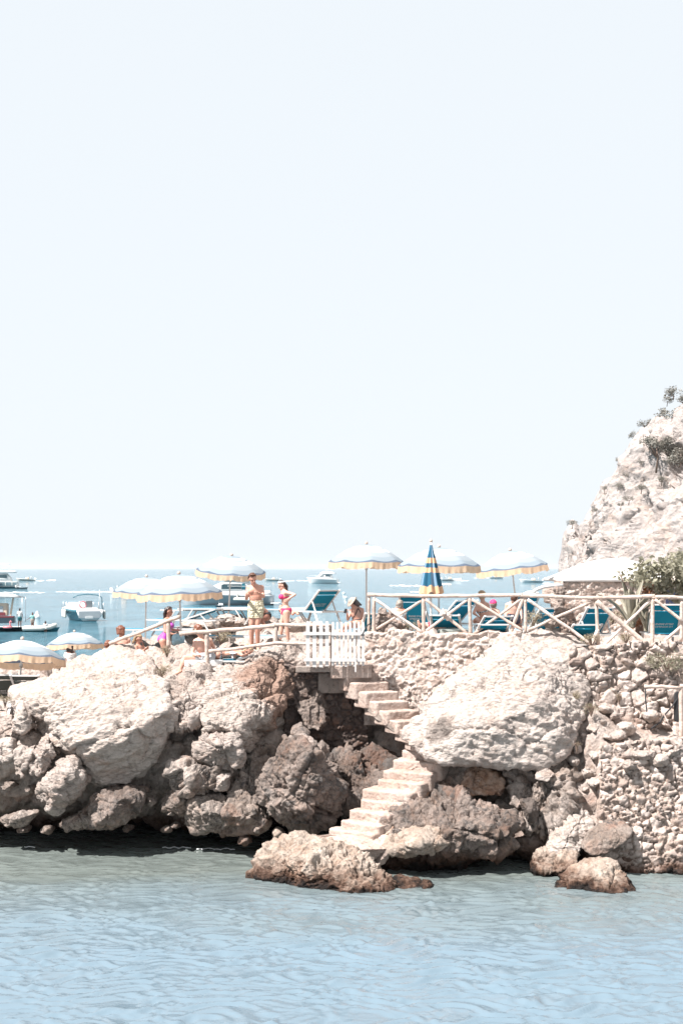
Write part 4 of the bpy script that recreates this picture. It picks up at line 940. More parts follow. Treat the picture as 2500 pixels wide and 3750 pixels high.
def cap_bm(bm, a, b, r0, r1, seg=12):
    a = Vector(a); b = Vector(b)
    if (b - a).length < 1e-4: b = a + Vector((0, 0, 1e-3))
    d = (b - a).normalized(); pts = []; rad = []
    for t in (-.98, -.7, -.3): pts.append(a + d * (r0 * t)); rad.append(r0 * math.sqrt(1 - t * t))
    n = 4
    for k in range(n + 1): pts.append(a.lerp(b, k / n)); rad.append(r0 + (r1 - r0) * k / n)
    for t in (.3, .7, .98): pts.append(b + d * (r1 * t)); rad.append(r1 * math.sqrt(1 - t * t))
    add_tube(bm, pts, rad, seg)
def frame(fwd, up):
    f = Vector(fwd).normalized(); u = Vector(up); s = f.cross(u).normalized(); u = s.cross(f).normalized()
    return s, f, u, Matrix((s, f, u)).transposed()          # columns: side, forward, up
def remeshed(bm, voxel, smooth=2):
    me = bpy.data.meshes.new('t'); fixn(bm).to_mesh(me); bm.free()
    o = bpy.data.objects.new('t', me); COL.objects.link(o)
    md = o.modifiers.new('r', 'REMESH'); md.mode = 'VOXEL'; md.voxel_size = voxel
    dg = bpy.context.evaluated_depsgraph_get(); ev = o.evaluated_get(dg).to_mesh()
    V = np.empty(len(ev.vertices) * 3); ev.vertices.foreach_get('co', V); V = V.reshape(-1, 3)
    F = np.empty(len(ev.loops), dtype=np.int32); ev.loops.foreach_get('vertex_index', F); F = F.reshape(-1, 4)
    bpy.data.objects.remove(o)
    for _ in range(smooth):
        S = np.zeros_like(V); c = np.zeros(len(V))
        for k in range(4):
            np.add.at(S, F[:, k], V[F[:, (k + 1) % 4]] + V[F[:, k - 1]]); np.add.at(c, F[:, k], 2)
        V = V * .45 + S / c[:, None] * .55
    return V, F
def seg_td(P, a, b):
    a = np.array(a[:]); d = np.array(b[:]) - a; L = d @ d
    t = ((P - a) @ d) / L
    return t, np.linalg.norm(P - a - np.clip(t, 0, 1)[:, None] * d, axis=1)
def shell(name, V, F, mask_f, off, mat, parent, noise=0.0):
    f = F[mask_f]
    if len(f) < 3: return None
    nr = vnormals(V, F); u, inv = np.unique(f, return_inverse=True)
    P = V[u] + nr[u] * off
    if noise: P += nr[u] * (fbm(V[u] * 30, 2, 5) * noise)[:, None]
    return np_mesh(name, P, inv.reshape(f.shape), mat, parent)
def hand(bm, wrist, d, palm_n, thumb_side, curl=.5, s=1.0):
    """palm and five bent fingers; d = pointing direction, palm_n = where the palm faces"""
    d = Vector(d).normalized(); n = Vector(palm_n); n = (n - d * n.dot(d)).normalized(); side = d.cross(n).normalized() * thumb_side
    c = wrist + d * .05 * s
    for k in (-.028, -.010, .010, .028): cap_bm(bm, wrist + side * k * .5 * s, wrist + d * .085 * s + side * k * s, .013 * s, .0105 * s, 6)
    for k, (off, L) in enumerate(((.030, .068), (.0105, .078), (-.0105, .072), (-.030, .056))):
        p = wrist + d * .088 * s + side * off * s; a = curl * (.6 + .15 * k); q = p
        for j, fr in enumerate((.45, .3, .25)):
            a2 = a * (j + .6); dr = d * math.cos(a2) + n * math.sin(a2) + side * off * 2.2
            e = q + dr.normalized() * L * fr * s; cap_bm(bm, q, e, .0088 * s - .0008 * j, .008 * s - .0008 * j, 6); q = e
    p = wrist + d * .03 * s + side * .03 * s; e = p + (side * .8 + d * .6 + n * .2).normalized() * .038 * s; cap_bm(bm, p, e, .0125 * s, .0095 * s, 6)
    cap_bm(bm, e, e + (d * .8 + side * .35 + n * .3).normalized() * .03 * s, .0095 * s, .0082 * s, 6)
def figure(label, J, face, mat='skin', female=False, voxel=.010, k=1.0, hair=None, wear=(), chestf=None, hands=True, group=None, face_parts=True, hold=None, hpalm=None):
    """J: joints in world space. One continuous body; hair and clothing are its children."""
    J = {a: Vector(b) for a, b in J.items()}
    bm = bmesh.new(); H = J['head']; s, f, u, Rm = frame(face, (J['head'] - J['neck']).normalized() * .6 + Vector((0, 0, 1)))
    add_ell(bm, H + u * .025 * k, (.073 * k, .092 * k, .092 * k), Rm)
    add_ell(bm, H + f * .028 * k - u * .048 * k, (.054 * k, .058 * k, .068 * k), Rm)           # face and jaw
    cap_bm(bm, H + f * .085 * k + u * .012 * k, H + f * .104 * k - u * .022 * k, .009 * k, .014 * k, 8)   # nose
    add_ell(bm, H + f * .078 * k - u * .098 * k, (.022 * k, .016 * k, .016 * k), Rm)            # chin
    add_ell(bm, H + f * .083 * k - u * .058 * k, (.024 * k, .012 * k, .012 * k), Rm)            # lips
    add_ell(bm, H + f * .079 * k + u * .028 * k, (.052 * k, .016 * k, .010 * k), Rm)            # brow
    for sd in (-1, 1): add_ell(bm, H + s * sd * .075 * k - f * .002 * k - u * .008 * k, (.010 * k, .02 * k, .03 * k), Rm)
    cap_bm(bm, J['neck'] + (J['neck'] - H) * .15, H - u * .05 * k - f * .01 * k, (.052 if female else .06) * k, .05 * k)
    sh = (J['shL'] + J['shR']) / 2; hp = (J['hipL'] + J['hipR']) / 2
    acr = (J['shR'] - J['shL']); wv = acr.normalized()
    up = (sh - hp).normalized(); fw = Vector(chestf).normalized() if chestf else wv.cross(up).normalized()
    if not chestf and fw.dot(Vector((face[0], face[1], 0))) < 0 and abs(fw.dot(Vector((face[0], face[1], 0)))) > .3: fw = -fw
    wd = max(acr.length, .24 * k) / 2
    sd, fo, uo, Rt = frame(fw, up)
    ch = J.get('chest', sh.lerp(hp, .3)); wa = J.get('waist', sh.lerp(hp, .68)); pv = J.get('pelvis', hp)
    g = .9 if female else 1.0
    half = .155 * k * g
    add_ell(bm, ch + uo * .02, (half * 1.05, .105 * k * g, .17 * k), Rt)
    add_ell(bm, ch.lerp(wa, .5), (half * .92, .098 * k * g, .16 * k), Rt)
    add_ell(bm, wa, (half * (.78 if female else .88), .088 * k * g, .13 * k), Rt)
    add_ell(bm, pv.lerp(wa, .2), (half * (1.02 if female else .95), .105 * k, .13 * k), Rt)
    add_ell(bm, pv - fo * .035 * k, (half * 1.0, .10 * k, .105 * k), Rt)
    for a in ('L', 'R'):
        cap_bm(bm, J['neck'] - up * .01, J['sh' + a], .05 * k * g, .058 * k * g)
        cap_bm(bm, ch + uo * .05, J['sh' + a], .09 * k * g, .056 * k * g)
        if female: add_ell(bm, ch + fo * .085 * k + sd * (.072 if a == 'R' else -.072) * k, (.058 * k, .055 * k, .058 * k), Rt)
        else: add_ell(bm, ch + fo * .07 * k + sd * (.075 if a == 'R' else -.075) * k + uo * .03, (.075 * k, .04 * k, .06 * k), Rt)
        e, h = J.get('el' + a), J.get('ha' + a)
        if e is not None:
            cap_bm(bm, J['sh' + a], J['sh' + a].lerp(e, .45), .05 * k * g, .046 * k * g); cap_bm(bm, J['sh' + a].lerp(e, .45), e, .046 * k * g, .036 * k * g)
            cap_bm(bm, e, e.lerp(h, .35), .037 * k * g, .036 * k * g); cap_bm(bm, e.lerp(h, .35), h, .036 * k * g, .024 * k * g)
            if hands:
                d = (h - e).normalized(); pn = Vector((hpalm or {}).get(a, tuple(-fo * .3 - uo * .2 + (sh - h).normalized() * .8)))
                if pn.cross(d).length < .1: pn = Vector((0, -1, .2))
                hand(bm, h, d, pn, 1 if a == 'R' else -1, .5, k * .95)
        cap_bm(bm, pv.lerp(J['hip' + a], .6), J['hip' + a], .10 * k, .095 * k)
        n, an = J.get('kn' + a), J.get('an' + a)
        if n is not None:
            cap_bm(bm, J['hip' + a], J['hip' + a].lerp(n, .5), (.096 if female else .092) * k, .076 * k); cap_bm(bm, J['hip' + a].lerp(n, .5), n, .076 * k, .056 * k)
            cap_bm(bm, n, n.lerp(an, .3), .055 * k, .058 * k); cap_bm(bm, n.lerp(an, .3), an, .058 * k, .036 * k)
            ft = J.get('to' + a, an + (fo * .9 - Vector((0, 0, .45))).normalized() * .19 * k if 'to' + a not in J else None)
            he = an - (ft - an).normalized() * .03 * k - Vector((0, 0, .03 * k))
            cap_bm(bm, he, an.lerp(ft, .45) - Vector((0, 0, .02 * k)), .036 * k, .036 * k); cap_bm(bm, an.lerp(ft, .45) - Vector((0, 0, .02 * k)), ft, .037 * k, .026 * k)
    V, F = remeshed(bm, voxel * k, 2)
    base = Vector((pv.x, pv.y, float(V[:, 2].min())))
    root = np_mesh('person', V, F, M[mat], loc=base[:]); tag(root, label, 'person', group)
    Vl = V - np.array(base[:]); C = V[F].mean(1); Cl = Vl
    Hn = np.array(H[:]); rel = (C - Hn); xs, xf, xu = rel @ np.array(s[:]), rel @ np.array(f[:]), rel @ np.array(u[:])
    nearh = np.linalg.norm(rel, axis=1) < .17 * k
    def add(name, m, off, mt, nz=0.0): return shell(name, Vl, F, m, off, M[mt], root, nz)
    if hair:
        mt, style = hair
        cap = nearh & (xu > -.075 * k) & ((xu > .062 * k + .35 * xf) & (xf < .085 * k) | (xf < -.02 * k) & (xu > -.06 * k))
        if style == 'bald': cap = nearh & (xf < -.03 * k) & (xu > -.05 * k) & (xu < .08 * k)
        add('hair', cap, .014 * k if style != 'quiff' else .02 * k, mt, .012 * k)
        if style in ('long', 'bob', 'quiff', 'curly', 'bun'):
            hb = bmesh.new(); r2 = random.Random(4)
            if style == 'long':
                for q in range(9):
                    a = -1.9 + 3.8 * q / 8
                    p0 = H + (-f * math.cos(a * .5) * .07 + s * math.sin(a) * .07) * k + u * .04 * k
                    p1 = p0 - u * .10 * k - f * .03 * k; p2 = J['neck'] - f * .055 * k + s * math.sin(a) * .075 * k - Vector((0, 0, .03 + r2.uniform(0, .05))) * k
                    p3 = p2 - Vector((0, 0, .12 + r2.uniform(0, .08))) * k - f * .025 * k
                    cap_bm(hb, p0, p1, .028 * k, .026 * k, 8); cap_bm(hb, p1, p2, .026 * k, .02 * k, 8); cap_bm(hb, p2, p3, .02 * k, .008 * k, 8)
                add_ell(hb, H + u * .03 * k - f * .012 * k, (.082 * k, .098 * k, .098 * k), Rm) if False else None
            if style == 'bob':
                for q in range(9):
                    a = -1.9 + 3.8 * q / 8
                    p0 = H + (-f * math.cos(a * .5) * .075 + s * math.sin(a) * .078) * k + u * .05 * k
                    cap_bm(hb, p0, p0 - u * (.16 + r2.uniform(-.03, .02)) * k - f * .01, .03 * k, .016 * k, 8)
            if style == 'quiff':
                for q in range(7): cap_bm(hb, H + u * .10 * k + s * (-.05 + .1 * q / 6) * k + f * .02 * k, H + u * (.128 + r2.uniform(-.006, .01)) * k + s * (-.045 + .09 * q / 6) * k + f * .075 * k, .024 * k, .016 * k, 8)
            if style == 'curly':
                for q in range(26):
                    v = Vector((r2.gauss(0, 1), r2.gauss(-.4, 1), r2.gauss(.5, 1))).normalized()
                    p = H + (s * v.x * .08 + f * v.y * .085 + u * (v.z * .09 + .03)) * k; add_ell(hb, p, (.028 * k,) * 3, u=8, v=6)
            if style == 'bun':
                add_ell(hb, H - f * .10 * k + u * .05 * k, (.045 * k,) * 3)
            if len(hb.verts):
                V2, F2 = remeshed(hb, .009 * k, 1)
                V2 = V2 + vnormals(V2, F2) * (fbm(V2 * 45, 2, 3) * .005)[:, None]
                np_mesh('hair', V2 - np.array(base[:]), F2, M[mt], root)
            else: hb.free()
    if face_parts:
        for q in (-1, 1):
            eb = bmesh.new(); add_ell(eb, H + f * .084 * k + s * q * .031 * k + u * .006 * k, (.013 * k, .007 * k, .007 * k), Rm, 8, 6); obj('eye', eb, M['eye'], root, True, None).location = -base
        eb = bmesh.new(); add_ell(eb, H + f * .093 * k - u * .058 * k, (.024 * k, .006 * k, .007 * k), Rm, 8, 6); obj('mouth', eb, M['lip'], root, True).location = -base
    rt = C - np.array(pv[:]); pu = rt @ np.array(up[:]); pf = rt @ np.array(fo[:]); ps = rt @ np.array(sd[:])
    rc = C - np.array(ch[:]); cu = rc @ np.array(up[:]); cf = rc @ np.array(fo[:]); cs = rc @ np.array(sd[:])
    thigh = {}
    for a in ('L', 'R'):
        if 'kn' + a in J: thigh[a] = seg_td(C, J['hip' + a], J['kn' + a])
    far = np.ones(len(C), bool)
    for a in ('L', 'R'):
        if 'el' + a in J:
            for p, q, r in ((J['sh' + a].lerp(J['el' + a], .25), J['el' + a], .062), (J['el' + a], J['ha' + a], .05), (J['ha' + a], J['ha' + a] + (J['ha' + a] - J['el' + a]).normalized() * .16, .06)):
                t, d = seg_td(C, p, q); far &= ~(d < r * k)
    for it in wear:
        kind, mt = it[0], it[1]
        if kind == 'shorts':
            ln = it[2] if len(it) > 2 else .6
            m = (np.abs(rt @ np.array(up[:])) < .17 * k) & (pu < .12 * k) & far & (np.linalg.norm(rt, axis=1) < .26 * k)
            for a in thigh: t, d = thigh[a]; m |= (t > -.3) & (t < ln) & (d < .13 * k) & far & (pu < .12 * k)
            add('shorts', m, .020 * k, mt, .016)
        if kind == 'bottom':
            m = (pu < .055 * k) & (pu > -.13 * k) & far & (np.linalg.norm(rt, axis=1) < .25 * k)
            m &= (np.abs(ps) < .20 * k) & (pu > -.10 * k + np.clip(np.abs(ps) - .03 * k, 0, 1) * 1.05)
            add('bikini_bottom', m, .008 * k, mt)
        if kind == 'bra':
            m = (np.abs(cu + .0) < .058 * k) & (cf > .035 * k) & far & (np.abs(cs) < .15 * k) | (np.abs(cu + .02 * k) < .016 * k) & far & (np.linalg.norm(rc, axis=1) < .2 * k)
            add('bikini_top', m, .008 * k, mt)
        if kind == 'strap':
            m = (np.abs(cu + .03 * k) < .014 * k) & far & (np.linalg.norm(rc, axis=1) < .2 * k)
            add('strap', m, .006 * k, mt)
        if kind == 'cross':
            m = (cf < 0) & far & (np.linalg.norm(rc, axis=1) < .22 * k) & ((np.abs(np.abs(cs) * 1.0 - (.13 - cu) * .55 * 1.0) < .011 * k) | (np.abs(cu + .12 * k) < .010 * k))
            add('strap', m, .008 * k, mt)
        if kind == 'suit':
            m = (pu > -.10 * k + np.clip(np.abs(ps) - .02 * k, 0, 1) * .95) & (cu < .09 * k - .25 * np.clip(-cf, 0, .1)) & far & (np.linalg.norm(rc, axis=1) < .62 * k) & (np.abs(cs) < .2 * k)
            for a in thigh: t, d = thigh[a]; m &= ~((t > .22) & (d < .12 * k))
            add('swimsuit', m, .007 * k, mt)
        if kind == 'shirt':
            m = (cu < .21 * k) & (pu > -.02 * k) & (np.linalg.norm(rc, axis=1) < .5 * k) & far & ~nearh
            for a in ('L', 'R'):
                if 'el' + a in J: t, d = seg_td(C, J['sh' + a], J['el' + a]); m |= (t < .55) & (t > -.3) & (d < .08 * k) & ~nearh
            add('shirt', m, .018 * k, mt, .014)
        if kind == 'cap':
            m = nearh & (xu > .045 * k); add('cap', m, .02 * k, mt)
        if kind == 'band':
            m = nearh & (np.abs(xu - .082 * k - .30 * xf) < .013 * k) & (xu > .02 * k); add('hair_band', m, .022 * k, mt)
        if kind == 'hat':
            hb = bmesh.new(); add_ell(hb, H + u * .085 * k - f * .01, (.088 * k, .10 * k, .075 * k), Rm)
            rings = []
            for q, (rr, dz) in enumerate(((.08, .07), (.11, .05), (.14, .025), (.155, -.005), (.14, .018), (.105, .04))):
                rings.append([hb.verts.new(H + (s * math.cos(t) * rr + f * math.sin(t) * rr * 1.12) * k + u * (dz + .02 - .02 * math.cos(2 * t) + .012) * k) for t in np.linspace(0, 6.283, 33)[:-1]])
            for q in range(6):
                for w_ in range(32): hb.faces.new((rings[q][w_], rings[q][(w_ + 1) % 32], rings[(q + 1) % 6][(w_ + 1) % 32], rings[(q + 1) % 6][w_]))
            V2, F2 = remeshed(hb, .011 * k, 1); np_mesh('hat', V2 - np.array(base[:]), F2, M[mt], root)
    return root
def Zf(ox, oy, sc): return lambda x, y, Y: W(ox + sc * x, oy + sc * y, Y)
q = Zf(860, 2070, .1658)
figure('bearded man in cream dotted swim shorts standing and looking down at his hands', dict(head=q(392,300,30.88), neck=q(440,462,31.0), shL=q(305,500,31.02), shR=q(590,492,31.02), chest=q(450,600,31), waist=q(472,800,31), pelvis=q(468,905,31),
    elL=q(258,735,30.92), haL=q(262,665,30.68), elR=q(632,690,30.88), haR=q(520,610,30.68), hipL=q(398,960,31), hipR=q(535,955,31), knL=q(368,1300,30.95), anL=q(375,1790,31.05), knR=q(500,1290,30.95), anR=q(510,1790,31.05)),
    (.35, -.85, -.42), 'skin', hair=('hair_brown', 'quiff'), wear=[('shorts', 'dotshorts', .62)], voxel=.009, k=1.02, chestf=(.12, -1, 0), hpalm={'L': (.7, .1, .5), 'R': (-.2, -.2, -1)})
q = Zf(860, 2070, .1658)
figure('woman in a hot pink bikini with wet dark hair standing in profile', dict(head=q(1045,445,33), neck=q(1098,570,33), shL=q(1095,605,33.16), shR=q(1140,605,32.84), chest=q(1100,690,33), waist=q(1112,850,33), pelvis=q(1132,1000,33),
    elR=q(1325,650,32.74), haR=q(1195,735,32.70), elL=q(1215,730,33.3), haL=q(1140,830,33.2), hipR=q(1140,1045,32.92), hipL=q(1115,1045,33.08), knR=q(1140,1330,32.9), anR=q(1185,1740,32.95), knL=q(1030,1320,33.1), anL=q(985,1740,33.1)),
    (-.92, -.22, -.38), 'skin_pale', True, hair=('hair_dark', 'long'), wear=[('bra', 'pink'), ('bottom', 'pink'), ('band', 'whitecloth')], voxel=.009, k=.95, chestf=(-1, -.1, -.1))
q = Zf(350, 2200, .2232)
figure('woman in a violet one piece swimsuit bending by the handrail with long dark hair', dict(head=q(1200,178,33), neck=q(1178,285,33), shR=q(1150,318,32.84), shL=q(1175,318,33.16), chest=q(1190,400,33), waist=q(1172,520,33), pelvis=q(1112,635,33),
    elR=q(1140,510,32.76), haR=q(1285,552,32.78), elL=q(1235,470,33.25), haL=q(1325,478,33.2), hipR=q(1108,665,32.9), hipL=q(1120,665,33.1), knR=q(1170,900,32.9), anR=q(1130,1190,33), knL=q(1190,900,33.1), anL=q(1160,1190,33.1)),
    (.98, -.08, -.12), 'skin', True, hair=('hair_dark', 'long'), wear=[('suit', 'purple')], voxel=.010, k=.97, chestf=(1, 0, -.1))
figure('short haired man sitting low behind the slab with only his head showing', dict(head=q(205,735,33), neck=q(205,850,33), shL=q(115,890,33), shR=q(290,890,33), pelvis=q(205,1230,33), hipL=q(160,1240,33), hipR=q(250,1240,33), knL=q(140,1180,33.5), anL=q(130,1350,33.6), knR=q(270,1180,33.5), anR=q(270,1350,33.6), elL=q(90,1060,33.1), haL=q(140,1170,33.3), elR=q(320,1060,33.1), haR=q(270,1170,33.3)),
    (.2, .95, -.3), 'skin_pale', hair=('hair_red', 'short'), voxel=.012, k=1.0)
figure('brown haired woman with bikini straps sitting with her back turned behind the sloping handrail', dict(head=q(415,490,33.2), neck=q(432,600,33.2), shL=q(350,650,33.2), shR=q(545,650,33.2), pelvis=q(445,940,33.2), hipL=q(395,950,33.2), hipR=q(495,950,33.2), knL=q(380,900,33.7), anL=q(370,1050,33.8), knR=q(520,900,33.7), anR=q(520,1050,33.8), elL=q(325,800,33.2), haL=q(350,930,33.3), elR=q(570,800,33.2), haR=q(540,930,33.3)),
    (-.1, .95, -.25), 'skin', True, hair=('hair_red', 'bob'), wear=[('strap', 'black')], voxel=.011, k=1.0, chestf=(0, 1, 0))
figure('blond girl sitting in profile over her phone below the handrail', dict(head=q(705,625,32.2), neck=q(700,735,32.2), shL=q(760,765,32.3), shR=q(655,765,32.1), pelvis=q(715,1000,32.2), hipL=q(745,1010,32.25), hipR=q(690,1010,32.15), knL=q(880,960,32.3), anL=q(900,1090,32.3), knR=q(850,970,32.0), anR=q(870,1090,32.0), elL=q(800,860,32.3), haL=q(785,740,32.25), elR=q(690,880,32.0), haR=q(800,810,32.0)),
    (.85, -.3, -.35), 'skin', True, hair=('hair_blond', 'bob'), wear=[('strap', 'black')], voxel=.010, k=.92, chestf=(.6, -.6, 0))
q = Zf(640, 2200, .2296)
figure('man in grey checked shorts sitting on the padded lounger with his back turned', dict(head=q(383,468,29.95), neck=q(430,590,30), shL=q(335,650,29.98), shR=q(560,632,30.06), chest=q(455,730,30), waist=q(512,840,30.05), pelvis=q(520,905,30.05),
    elL=q(275,845,29.9), haL=q(345,868,29.78), elR=q(630,760,30.2), haR=q(600,880,30.15), hipL=q(470,905,29.95), hipR=q(545,898,30.15), knL=q(165,905,29.86), anL=q(85,1110,29.82), knR=q(215,885,30.15), anR=q(140,1120,30.15), toL=q(20,1160,29.85), toR=q(80,1165,30.1)),
    (-.6, .65, -.45), 'skin_pale', hair=('hair_red', 'short'), wear=[('shorts', 'checkshorts', .5)], voxel=.010, k=1.03, chestf=(-.35, .9, 0))
figure('woman lying face down on the padded lounger beside the seated man', dict(head=q(1165,800,30.25), neck=q(1085,818,30.25), shL=q(1040,845,30.1), shR=q(1040,815,30.42), chest=q(950,845,30.25), waist=q(820,855,30.25), pelvis=q(715,850,30.25), hipL=q(690,858,30.16), hipR=q(690,850,30.34), knL=q(470,885,30.2), anL=q(270,905,30.2), knR=q(470,880,30.4), anR=q(270,900,30.4), elL=q(1090,885,29.98), haL=q(1160,850,29.95), elR=q(1130,820,30.5), haR=q(1190,810,30.45)),
    (.5, -.3, -.8), 'skin', True, hair=('hair_blond', 'bun'), wear=[('bottom', 'blockprint'), ('strap', 'whitecloth')], voxel=.012, k=.98, chestf=(0, -.2, -1))
q = Zf(1090, 2040, .185)
figure('woman in a straw sun hat and black cross strap bikini looking at her phone', dict(head=q(1118,930,31.42), neck=q(1160,1015,31.5), shL=q(1058,1062,31.5), shR=q(1268,1048,31.5), chest=q(1170,1130,31.5), waist=q(1185,1230,31.5), pelvis=q(1182,1310,31.5),
    elL=q(990,1235,31.4), haL=q(978,1130,31.3), elR=q(1312,1210,31.45), haR=q(1270,1320,31.4), hipL=q(1130,1325,31.5), hipR=q(1235,1325,31.5), knL=q(950,1350,31.7), anL=q(860,1440,31.8), knR=q(1020,1350,31.9), anR=q(930,1440,32.0)),
    (-.62, .35, -.62), 'skin', True, hair=('hair_dark', 'bob'), wear=[('hat', 'straw'), ('cross', 'black')], voxel=.010, k=1.0, chestf=(-.35, .9, 0))
q = Zf(1600, 2120, .2296)
figure('woman with curly blond hair sitting turned away behind the railing', dict(head=q(712,278,32.3), neck=q(735,375,32.3), shL=q(640,425,32.3), shR=q(800,415,32.3), pelvis=q(775,660,32.3), chest=q(725,500,32.3), waist=q(770,590,32.3), elL=q(580,545,32.2), haL=q(640,590,32.1), elR=q(835,530,32.4), haR=q(840,620,32.3), hipL=q(735,670,32.3), hipR=q(815,670,32.3), knL=q(640,640,32.8), anL=q(560,700,33), knR=q(720,640,32.9), anR=q(640,700,33.1)),
    (.1, .95, -.25), 'skin', True, hair=('hair_blond', 'curly'), wear=[('strap', 'blockprint')], voxel=.012, k=1.0, chestf=(-.2, 1, 0))
figure('shirtless man with a red face and dark hair leaning forward on the right terrace', dict(head=q(1228,318,32.6), neck=q(1215,385,32.7), shL=q(1118,420,32.7), shR=q(1280,410,32.7), pelvis=q(1175,640,32.7), elL=q(1085,540,32.7), haL=q(1100,620,32.5), elR=q(1330,500,32.6), haR=q(1340,590,32.5), hipL=q(1130,650,32.7), hipR=q(1215,650,32.7), knL=q(1250,660,33.1), anL=q(1290,760,33.1), knR=q(1320,660,33), anR=q(1330,760,33)),
    (.5, .8, -.3), 'skin_pale', hair=('hair_brown', 'short'), voxel=.012, k=1.0, chestf=(.3, 1, 0), wear=[('shorts', 'navy', .5)])
figure('person in a coral pink cap reclining between the blonde woman and the shirtless man', dict(head=q(893,412,33.6), neck=q(905,480,33.6), shL=q(850,520,33.6), shR=q(960,520,33.6), pelvis=q(905,720,33.4), hipL=q(870,720,33.4), hipR=q(940,720,33.4), knL=q(860,740,33.9), anL=q(860,760,34.2), knR=q(940,740,33.9), anR=q(940,760,34.2), elL=q(820,620,33.5), haL=q(850,700,33.4), elR=q(985,620,33.5), haR=q(950,700,33.4)),
    (-.1, .95, .1), 'skin_pale', hair=('hair_grey', 'short'), wear=[('cap', 'pinkcap')] if 'pinkcap' in M else [('cap', 'pink')], voxel=.013, k=.98)
q = Zf(1360, 2120, .1786)
figure('man in crimson shorts stretched out on a lounger behind the railing, bare soles showing', dict(anL=q(975,940,30.6), toL=q(955,862,30.6), knL=q(1120,975,30.7), hipL=q(1300,965,30.7), anR=q(985,965,30.8), toR=q(968,885,30.8), knR=q(1130,985,30.9), hipR=q(1310,975,30.9), pelvis=q(1320,965,30.8), waist=q(1400,960,30.8), chest=q(1500,935,30.8), shL=q(1570,915,30.65), shR=q(1570,920,30.98), neck=q(1610,900,30.8), head=q(1690,870,30.8), elL=q(1490,1000,30.55), haL=q(1380,1010,30.5), elR=q(1490,1010,31.05), haR=q(1380,1020,31.05)),
    (-.5, -.1, .85), 'skin_pale', hair=('hair_brown', 'short'), wear=[('shorts', 'red', .75)], voxel=.012, k=.97, chestf=(-.2, 0, 1))
figure('man in a white shirt sitting with his back turned left of the folded umbrella', dict(head=q(575,545,32.2), neck=q(570,610,32.2), shL=q(470,650,32.2), shR=q(650,650,32.2), pelvis=q(545,930,32.2), hipL=q(500,940,32.2), hipR=q(600,940,32.2), knL=q(480,900,32.7), anL=q(470,1050,32.8), knR=q(620,900,32.7), anR=q(620,1050,32.8), elL=q(420,790,32.2), haL=q(470,900,32.3), elR=q(690,790,32.2), haR=q(650,900,32.3)),
    (.3, .9, -.2), 'skin', hair=('hair_grey', 'short'), wear=[('shirt', 'whitecloth')], voxel=.013, k=1.0)
q = Zf(860, 2070, .1658)
figure('tanned bather crouching behind the man in dotted shorts', dict(head=q(480,980,34.4), neck=q(560,990,34.4), shL=q(610,1010,34.25), shR=q(600,1010,34.6), pelvis=q(690,1130,34.4), chest=q(640,1040,34.4), waist=q(680,1090,34.4), hipL=q(680,1150,34.3), hipR=q(680,1150,34.5), knL=q(560,1180,34.2), anL=q(640,1290,34.2), knR=q(570,1190,34.6), anR=q(640,1290,34.6), elL=q(500,1120,34.1), haL=q(420,1220,34.1), elR=q(500,1120,34.7), haR=q(420,1220,34.7)),
    (-.9, -.1, -.4), 'skin_tan', hair=('hair_dark', 'short'), wear=[('bottom', 'black')], voxel=.013, k=1.0, chestf=(-.6, 0, -.7))
figure('bather lying behind the woman in the pink bikini, only the legs showing', dict(anL=q(1375,1035,34.9), toL=q(1400,1080,34.75), knL=q(1230,1035,35.2), hipL=q(1120,1020,35.6), anR=q(1290,1050,34.9), toR=q(1265,1085,34.75), knR=q(1200,1045,35.3), hipR=q(1100,1025,35.7), pelvis=q(1110,1015,35.7), chest=q(1075,985,36.0), shL=q(1060,970,36.1), shR=q(1040,975,36.25), neck=q(1045,970,36.25), head=q(1030,955,36.4), elL=q(1090,1000,36.2), haL=q(1080,990,36.4), elR=q(1010,1000,36.3), haR=q(1020,990,36.5)),
    (-.3, .6, .5), 'skin', True, hair=('hair_dark', 'short'), voxel=.013, k=.9, chestf=(0, 0, 1), wear=[('bottom', 'red')])
q = Zf(0, 2290, .268)
figure('dark haired person in a white shirt under the umbrella behind the slab ridge', dict(head=q(970,312,41), neck=q(965,350,41), shL=q(925,380,41), shR=q(1000,380,41), pelvis=q(960,520,41), hipL=q(940,525,41), hipR=q(985,525,41), knL=q(940,640,41), anL=q(940,750,41), knR=q(985,640,41), anR=q(985,750,41), elL=q(912,440,41), haL=q(915,510,40.9), elR=q(1012,440,41), haR=q(1010,510,40.9)),
    (.2, .9, -.1), 'skin_tan', hair=('hair_dark', 'bob'), wear=[('shirt', 'whitecloth')], voxel=.016, k=1.05)
